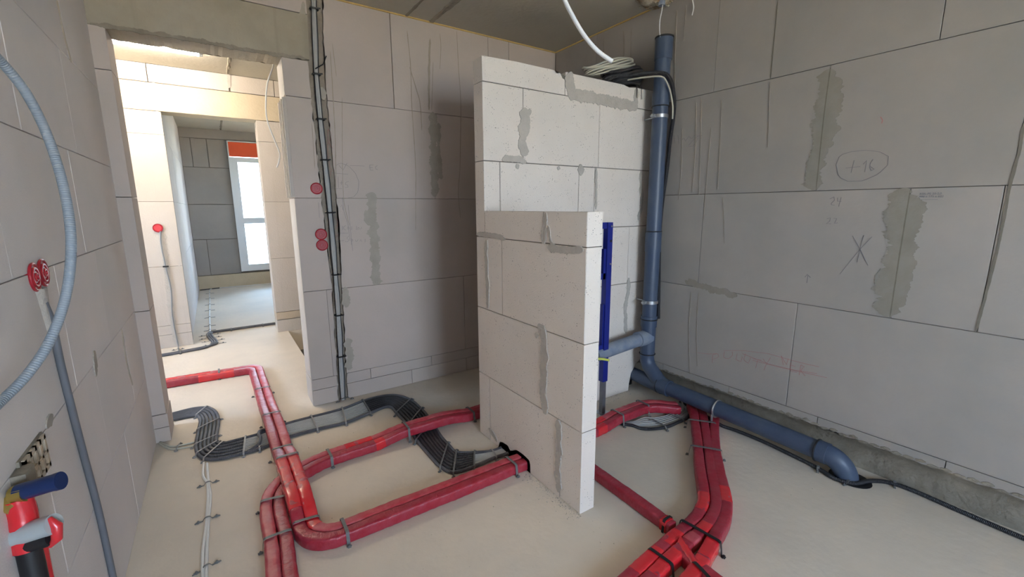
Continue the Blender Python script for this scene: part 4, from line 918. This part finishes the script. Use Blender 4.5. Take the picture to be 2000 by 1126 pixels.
# ---------------------------------------------------------------- left wall hoses and fitting
arc = [(-.44, .95, 1.85), (-.36, 1.15, 1.80), (-.326, 1.389, 1.72), (-.305, 1.425, 1.669), (-.289, 1.455, 1.579), (-.272, 1.42, 1.453), (-.272, 1.39, 1.338), (-.295, 1.38, 1.224), (-.328, 1.345, 1.13), (-.362, 1.306, 1.073), (-.39, 1.257, 1.042), (-.41, 1.10, 1.02), (-.44, .9, 1.01)]
o = tube(MB(), catmull(arc, .012), .0095, 12).build('hose_loop', 'conduit', None, smooth=True); o['label'] = 'blue-grey flexible hose bowing out from the left wall in a big loop'; o['category'] = 'hose'
o = tube(MB(), catmull([(-.424, 1.765, 1.16), (-.420, 1.782, 1.10), (-.420, 1.79, .955), (-.420, 1.829, .686), (-.420, 1.874, .421), (-.420, 1.89, .159), (-.420, 1.90, .006)], .02), .0095, 12).build('wall_hose', 'groove', None, smooth=True); o['label'] = 'straight grey hose running down the left wall from the two red socket boxes'; o['category'] = 'hose'
neck = MB(); vs = []
for i in range(9):
    t = i/8
    for j in range(12):
        a = 2*math.pi*j/12; vs.append((-.432+.020*(1-.3*t)*max(0, math.cos(a)), 1.768+.012*t+.030*(1-t*.72)*math.sin(a), 1.20-.13*t))
neck.add(vs, [(i*12+j, (i+1)*12+j, (i+1)*12+(j+1) % 12, i*12+(j+1) % 12) for i in range(8) for j in range(12)]).build('hose_plaster', 'smear', wall_left, smooth=True)
fit = empty('tap_connection', (0, 0, 0), 'tap connection low on the left wall with blue plug and grey stub', 'plumbing')
FX, FY = -.418, 1.31
mb = MB(); mb.cyl((FX, FY, .815), (FX+.022, FY-.008, .818), .019, 16); mb.cyl((FX-.012, FY, .79), (FX+.004, FY, .80), .024, 6); mb.build('brass_elbow', 'brass', fit, smooth=True)
mb = MB(); mb.cyl((FX+.008, FY-.002, .818), (FX+.078, FY-.024, .832), .0185, 20); mb.cyl((FX+.072, FY-.022, .8305), (FX+.081, FY-.025, .8325), .0195, 20); mb.build('blue_plug', 'darkpl', fit, smooth=True)
tube(MB(), catmull([(-.415, 1.312, .805), (-.411, 1.308, .77), (-.411, 1.30, .73), (-.412, 1.295, .69)], .01), .024, 14).build('red_taped_pipe', 'tape', fit, smooth=True)
mb = MB(); mb.cyl((-.455, 1.315, .715), (-.355, 1.262, .748), .0215, 20); mb.build('grey_stub', 'greypl', fit, smooth=True)
mb = MB(); mb.cyl((-.455, 1.315, .688), (-.362, 1.268, .716), .018, 20); mb.build('black_stub', 'rubber', fit, smooth=True)
tube(MB(), [(-.360, 1.262, .765), (-.350, 1.256, .745), (-.354, 1.256, .715), (-.368, 1.262, .698)], lambda i: (.004, .010, .010, .004)[i], 10).build('red_seal', 'tape', fit, smooth=True)
tube(MB(), catmull([(-.412, 1.30, .70), (-.410, 1.295, .64), (-.408, 1.28, .5), (-.408, 1.27, .25), (-.408, 1.27, .004)], .03), .021, 14).build('dark_sleeve_or_hole_shade', 'rubber', fit, smooth=True)
tube(MB(), catmull([(-.408, 1.345, .70), (-.410, 1.34, .5), (-.408, 1.34, .004)], .03), .014, 12).build('red_riser', 'tape', fit, smooth=True)
pl = MB()
for (a, b, c, d) in [(1.400, 1.412, .762, .848), (1.540, 1.552, .762, .848), (1.40, 1.552, .838, .85), (1.40, 1.552, .76, .772), (1.40, 1.552, .80, .808), (1.435, 1.447, .76, .85), (1.47, 1.482, .76, .85), (1.505, 1.517, .76, .85)]: pl.box(-.424, -.418, a, b, c-.018*0, d)
pl.build('perforated_plate', 'sand', fit)
MB().box(-.43, -.4245, 1.39, 1.56, .757, .853).build('plate_back', 'rough', fit)
MB().box(-.43, -.405, 1.345, 1.40, .77, .84).build('plate_bracket', 'rough', fit)

# ---------------------------------------------------------------- blue soil pipe: stack, branch, sloping run
SP = 0.0515
sp = empty('soil_pipe', (0, 0, 0), 'blue-grey soil stack beside the tall partition, its lower run sloping along the right wall', 'pipe')
SX, SY = 2.608, 2.06
def pipe(name, a, b, r=SP, m='bluep', parent=sp): mb = MB(); mb.cyl(a, b, r, 36); return mb.build(name, m, parent, smooth=True)
def hollow(name, a, b, r, parent, m='bluep'):
    mb = MB(); mb.cyl(a, b, r, 36, cap=False); mb.cyl(a, b, r*.93, 36, cap=False)
    return mb.build(name, m, parent, smooth=True, recalc=False)
pipe('stack_pipe', (SX, SY, 1.10), (SX, SY, 2.42)); pipe('pipe_socket', (SX+.003, SY, 2.38), (SX+.004, SY, 2.515), SP+.0055)
mb = MB(); mb.torus((SX+.004, SY, 2.517), (0, 0, 1), SP+.003, .007, 36, 8); mb.build('socket_lip', 'rubber', sp, smooth=True)
mb = MB(); mb.cyl((SX+.004, SY, 2.50), (SX+.004, SY, 2.518), SP-.003, 30); mb.build('pipe_mouth', 'rubber', sp)
mb = MB()
for z in (2.085, 1.245): mb.torus((SX, SY, z), (0, 0, 1), SP+.004, .0035, 36, 8)
mb.build('rubber_ring', 'rubber', sp, smooth=True)
pipe('pipe_socket', (SX, SY, 2.09), (SX, SY, 2.17), SP+.005); pipe('pipe_socket', (SX, SY, 1.10), (SX, SY, 1.235), SP+.005)
pipe('stack_pipe', (SX, SY, .60), (SX, SY, 1.12)); 
for z in (2.02, .732):
    mb = MB(); n = 36; vs = []
    mb.cyl((SX, SY, z-.011), (SX, SY, z+.011), SP+.005, 36); mb.box(SX-.085, SX-.050, SY-.012, SY+.006, z-.010, z+.010); mb.cyl((SX-.075, SY-.028, z), (SX-.075, SY+.016, z), .006, 8); mb.cyl((SX, SY, z), (SX, 2.19, z), .005, 8)
    mb.build('pipe_clamp', 'steel', sp, smooth=True)
# tee
pipe('tee_socket', (SX, SY, .545), (SX, SY, .625), SP+.006); mb = MB(); mb.torus((SX, SY, .60), (0, 0, 1), SP+.006, .004, 36, 8); mb.torus((SX, SY, .335), (0, 0, 1), SP+.004, .004, 36, 8); mb.build('rubber_ring', 'rubber', sp, smooth=True)
pipe('tee_body', (SX, SY, .33), (SX, SY, .56), SP+.001)
pipe('branch_socket', (2.49, SY, .462), (SX, SY, .462), SP+.004, 'bluedust'); pipe('branch_pipe', (2.06, SY-.002, .43), (2.51, SY, .460), SP-.004, 'bluedust')
# bend to the run and wye
bend = catmull([(SX, SY, .36), (SX, SY, .30), (SX, SY-.020, .245), (SX-.002, SY-.075, .195), (SX-.004, SY-.135, .150), (SX-.005, SY-.20, .133)], .012)
tube(MB(), bend, SP, 30).build('bend', 'bluep', sp, smooth=True)
SLX = 2.598
pipe('wye_leg', (2.645, 2.25, .118), (SLX, 1.90, .120), SP-.001)
pipe('pipe_socket', (SLX, 1.935, .134), (SLX, 1.84, .131), SP+.007)
mb = MB(); mb.torus((SLX, 1.925, .133), (0, 1, -.02), SP+.006, .004, 36, 8); mb.torus((SLX+.004, .895, .112), (0, 1, -.02), SP+.006, .005, 36, 8); mb.build('rubber_ring', 'rubber', sp, smooth=True)
pipe('sloping_pipe', (SLX, 1.93, .134), (SLX+.004, .87, .112), SP)
pipe('pipe_socket', (SLX+.004, .90, .112), (SLX+.005, .845, .111), SP+.006)
eb = catmull([(SLX+.006, .87, .111), (SLX+.008, .83, .106), (SLX+.016, .795, .084), (SLX+.030, .770, .042), (SLX+.040, .760, -.01), (SLX+.042, .758, -.09)], .01)
tube(MB(), eb, SP+.002, 30).build('floor_bend', 'bluep', sp, smooth=True)
cl = MB(); cl.torus((SLX, 1.475, .123), (0, 1, 0), SP+.004, .006, 36, 6); cl.cyl((SLX-.058, 1.475, .03), (SLX-.058, 1.475, .10), .008, 8); cl.box(SLX-.072, SLX-.044, 1.462, 1.488, .0, .006); cl.cyl((SLX-.058, 1.475, .0), (SLX-.058, 1.475, .03), .005, 8); cl.build('pipe_clamp', 'steel', sp, smooth=True)
# dark sleeve round the floor hole
mb = MB(); n = 28; vs = []
for r0, z in ((.082, .0012), (.050, .0012)):
    for j in range(n):
        a = 2*math.pi*j/n; vs.append((2.655+r0*1.0*math.cos(a), .752+r0*1.15*math.sin(a), z))
mb.add(vs, [(j, (j+1) % n, n+(j+1) % n, n+j) for j in range(n)]); mb.cyl((2.655, .752, .0005), (2.655, .752, .002), .078, 28); mb.build('hole_sleeve', 'rubber', floor)
# broken hole where the other leg enters the wall foot
MB().box(2.54, 2.69, 2.262, 2.274, 0.0, 0.30).build('dark_sleeve_or_hole_shade', 'rubber', sp)  # black sheet added behind the hole, painting in its shade
hb = MB(); vs = []
for i in range(18):
    a = 2*math.pi*i/18; rr = .08*(1+.25*noise.noise(Vector((i*.9, 1, 4)))); vs.append((2.58+rr*math.cos(a), 2.185, max(.002, .08+rr*1.0*math.sin(a))))
hb.add(vs, [tuple(range(18))]);

# ---------------------------------------------------------------- blue toilet mounting frame
wf_ = empty('toilet_frame', (0, 0, 0), 'dark blue steel toilet mounting frame behind the low partition with grey feet', 'frame')
for x in (2.105, 1.60):
    MB().box(x, x+.045, 2.02, 2.06, .235, 1.32).build('post', 'blue', wf_)
    MB().box(x+.008, x+.037, 2.024, 2.056, .0, .24).build('foot_leg', 'steeld', wf_)
    MB().box(x-.02, x+.065, 2.0, 2.08, 0, .004).build('foot_plate', 'steel', wf_)
    MB().box(x-.012, x+.002, 2.03, 2.055, .50, .78).build('side_flange', 'blue', wf_); MB().box(x-.02, x+.0, 2.03, 2.055, .95, 1.15).build('side_flange', 'blue', wf_)
    mb = MB()
    for z, m_ in ((1.295, 0), (1.05, 0)): mb.cyl((x+.030, 2.0195, z), (x+.030, 2.016, z), .006, 10)
    mb.build('bolt', 'steel', wf_); mb = MB(); mb.cyl((x+.030, 2.0195, 1.20), (x+.030, 2.0185, 1.20), .009, 10); mb.build('bolt_hole', 'rubber', wf_)
for z in (.46, .95, 1.28): MB().box(1.645, 2.105, 2.03, 2.055, z, z+.04).build('crossbar', 'blue', wf_)
MB().box(1.66, 2.09, 2.056, 2.14, .98, 1.26).build('cistern', 'rubber', wf_)
o = tube(MB(), [(1.99, 1.99, .438), (2.04, 1.965, .432), (2.075, 1.94, .424)], .008, 10).build('cable_sleeve', 'yellow', None, smooth=True); o['label'] = 'short yellow-green sleeve end sticking out beside the blue frame'; o['category'] = 'sleeve'
o.location = (-.0, 0, .0)
tube_o = o

# ---------------------------------------------------------------- cable coil on the partition, ceiling cables
co = empty('cable_coil', (0, 0, 0), 'coil of black conduit topped with cream cable loops resting on the tall partition', 'cable coil')
def loop(cx, cy, cz, rx, ry, tilt, r, m_, nm, ph=0, turns=1.0):
    P = []
    n = int(40*turns)
    for i in range(n+1):
        a = ph+2*math.pi*i/40; x = rx*math.cos(a); y = ry*math.sin(a)
        P.append((cx+x, cy+y, cz+x*tilt+.008*math.sin(3*a+ph)))
    tube(MB(), P, r, 8).build(nm, m_, co, smooth=True)
for k in range(7):
    loop(2.49+.010*(k % 3), 2.318, 2.252+.016*k, .163-.010*(k % 2), .085+.008*(k % 3), .20+.03*k/6, .0115, 'black', 'conduit_loop', k*.8)
for k in range(7):
    loop(2.445-.008*k, 2.36, 2.348+.009*k, .205+.008*(k % 3), .095+.006*(k % 2), .22+.012*k, .0058, 'cream', 'cable_loop', k*1.1)
tube(MB(), catmull([(2.46, 2.26, 2.30), (2.50, 2.12, 2.295), (2.545, 1.99, 2.27), (2.60, 1.985, 2.24), (2.645, 1.99, 2.17), (2.676, 2.0, 2.09), (2.678, 2.005, 2.0), (2.676, 2.017, 1.88), (2.676, 2.026, 1.71), (2.674, 2.05, 1.45), (2.674, 2.058, 1.248), (2.676, 2.05, .99), (2.676, 2.035, .685), (2.676, 2.03, .6)], .02), .0125, 10).build('conduit_tail', 'black', co, smooth=True)
tube(MB(), catmull([(2.45, 2.24, 2.27), (2.48, 2.10, 2.262), (2.515, 1.985, 2.245), (2.56, 1.98, 2.215), (2.605, 1.982, 2.16), (2.64, 1.985, 2.08), (2.652, 1.99, 2.0)], .02), .0055, 8).build('cable_tail', 'cream', co, smooth=True)
mb = MB(); tube(mb, [(2.50, 2.18, 2.235), (2.502, 2.176, 2.20), (2.508, 2.178, 2.15)], .0022, 6); tube(mb, [(2.55, 2.18, 2.23), (2.552, 2.178, 2.19), (2.56, 2.18, 2.15)], .0018, 6); mb.build('tie_tail', 'tie', co)

hang = tube(MB(), catmull([(.70, .98, 2.77), (.72, .95, 2.45), (.735, .92, 2.15), (.75, .894, 1.925), (.766, .87, 1.863), (.786, .846, 1.815), (.808, .824, 1.782), (.832, .803, 1.76)], .015), .0052, 12).build('hanging_cable', 'white', None, smooth=True)
hang['label'] = 'thick white cable hanging from the ceiling with its cut end pointing right'; hang['category'] = 'cable'
hc = tube(MB(), catmull([(.47, 3.75, 2.77), (.485, 3.75, 2.60), (.48, 3.75, 2.43), (.430, 3.75, 2.30), (.405, 3.75, 2.14), (.405, 3.75, 2.04), (.436, 3.75, 1.921), (.465, 3.75, 1.815), (.455, 3.75, 1.76), (.437, 3.75, 1.715)], .02), .005, 8).build('hanging_cable', 'white', None, smooth=True)
hc['label'] = 'thin white cable hanging in the doorway beside the ribbed jamb'; hc['category'] = 'cable'
w1 = tube(MB(), catmull([(2.565, 2.05, 2.70), (2.558, 2.05, 2.66), (2.545, 2.05, 2.60), (2.548, 2.05, 2.54), (2.560, 2.05, 2.505)], .01), .0035, 6).build('ceiling_wire', 'white', None, smooth=True)
w1['label'] = 'thin white wire dropping from the ceiling hole into the top of the soil stack'; w1['category'] = 'wire'
w2 = tube(MB(), catmull([(2.684, 1.93, 2.77), (2.684, 1.915, 2.71), (2.684, 1.903, 2.66), (2.684, 1.911, 2.62)], .01), .0035, 6).build('ceiling_wire', 'white', None, smooth=True)
w2['label'] = 'short white wire end hanging at the top of the right wall'; w2['category'] = 'wire'
hl = MB(); random.seed(3)
for i in range(46):
    a = random.random()*6.28; r = random.random()**.7*.13; x, y = 2.575+r*math.cos(a), 2.12+r*.8*math.sin(a); z = 2.755-random.random()*.05*(1-r/.16); s_ = random.uniform(.008, .024)
    vs = [Vector((random.uniform(-1, 1), random.uniform(-1, 1), random.uniform(-1, .6))).normalized()*s_*random.uniform(.6, 1.2)+Vector((x, y, z)) for _ in range(6)]
    hl.add(vs, [(0, 1, 2), (0, 2, 3), (0, 3, 4), (0, 4, 1), (5, 2, 1), (5, 3, 2), (5, 4, 3), (5, 1, 4)])
hl.cyl((2.575, 2.12, 2.72), (2.575, 2.12, 2.771), .06, 14, .13)
hl.build('broken_ceiling_edge', 'wood', ceil)
mb = MB(); mb.cyl((2.568, 2.06, 2.700), (2.568, 2.06, 2.735), .022, 12); mb.build('plug_end', 'bluedust', ceil)

# ---------------------------------------------------------------- tube lamp in the corridor
lamp = empty('tube_lamp', (0, 0, 0), 'lit white tube lamp under the corridor ceiling just beyond the doorway', 'lamp')
mb = MB(); mb.cyl((-1.10, 4.88, 2.722), (.055, 4.88, 2.722), .016, 16); mb.build('glowing_tube', 'tube', lamp, smooth=True)
MB().box(-1.12, .075, 4.865, 4.895, 2.742, 2.772).build('lamp_batten', 'frame', lamp)
for x in (-1.125, .055): MB().cyl((x, 4.88, 2.722), (x+.025, 4.88, 2.722), .018, 16).build('tube_cap', 'frame', lamp)

# ---------------------------------------------------------------- crumbs and small litter
random.seed(11)
def crumbs(n, f, smin, smax, m_='crumb', kindname='crumbs', label=None):
    mb = MB()
    for _ in range(n):
        x, y = f(); s_ = random.uniform(smin, smax)
        vs = [(x+random.uniform(-s_, s_), y+random.uniform(-s_, s_), 0) for _ in range(3)]+[(x+random.uniform(-s_, s_)*.4, y+random.uniform(-s_, s_)*.4, s_*random.uniform(.4, 1.0))]
        mb.add(vs, [(0, 1, 2), (0, 1, 3), (1, 2, 3), (2, 0, 3)])
    o = mb.build(kindname, m_, None, kind='stuff'); o['label'] = label; o['category'] = 'crumbs'; return o
crumbs(260, lambda: (1.283-abs(random.gauss(0, .03)), random.uniform(1.33, 1.75)), .0012, .005, 'crumb', 'masonry_crumbs', 'grey masonry crumbs strewn along the foot of the low partition')
crumbs(130, lambda: (random.uniform(2.1, 2.62), 2.185-abs(random.gauss(0, .035))), .002, .008, 'smear', 'masonry_crumbs', 'pale masonry crumbs at the foot of the tall partition by the soil pipe')
crumbs(220, lambda: (random.uniform(-.3, 2.6), random.uniform(.7, 3.2)), .0012, .0042, 'rough', 'floor_grit', 'dark grit scattered over the screed floor')
crumbs(60, lambda: (random.uniform(2.3, 2.68), random.uniform(1.4, 2.0)), .002, .006, 'render', 'plaster_crumbs', 'white plaster crumbs beside the pipe trio and black conduit')

# ---------------------------------------------------------------- outside
MB().box(-40, 40, -45, 50, -3.3, -3.1).build('ground', 'soil', kind='structure')
nb = MB().box(-4.0, 3.2, 21.0, 27, -3.1, 3.6).build('neighbour_house', 'render', None); nb['label'] = 'white rendered house seen through the far window'; nb['category'] = 'house'
MB().box(1.27, 1.43, 20.97, 21.0, 2.4, 2.8).build('house_window', 'winddark', nb)

# printed stamp on a block of the right wall
for i, t_ in enumerate(('KSIL-PE 20-2,0', '998 x 175 x 623', '----------------')):
    cu = bpy.data.curves.new('ink', 'FONT'); cu.body = t_; cu.size = .0125; cu.extrude = .0003; to = bpy.data.objects.new('ink', cu); col.objects.link(to)
    bpy.context.view_layer.update(); me = bpy.data.meshes.new_from_object(to); bpy.data.objects.remove(to)
    me.transform(Matrix(((0, 0, -1, 2.6945), (-1, 0, 0, .664), (0, 1, 0, 1.466-.0125*i), (0, 0, 0, 1)))); me.materials.append(M['stamp'])
    io = bpy.data.objects.new('ink_stamp', me); col.objects.link(io); io.parent = wall_right

bpy.context.view_layer.update()
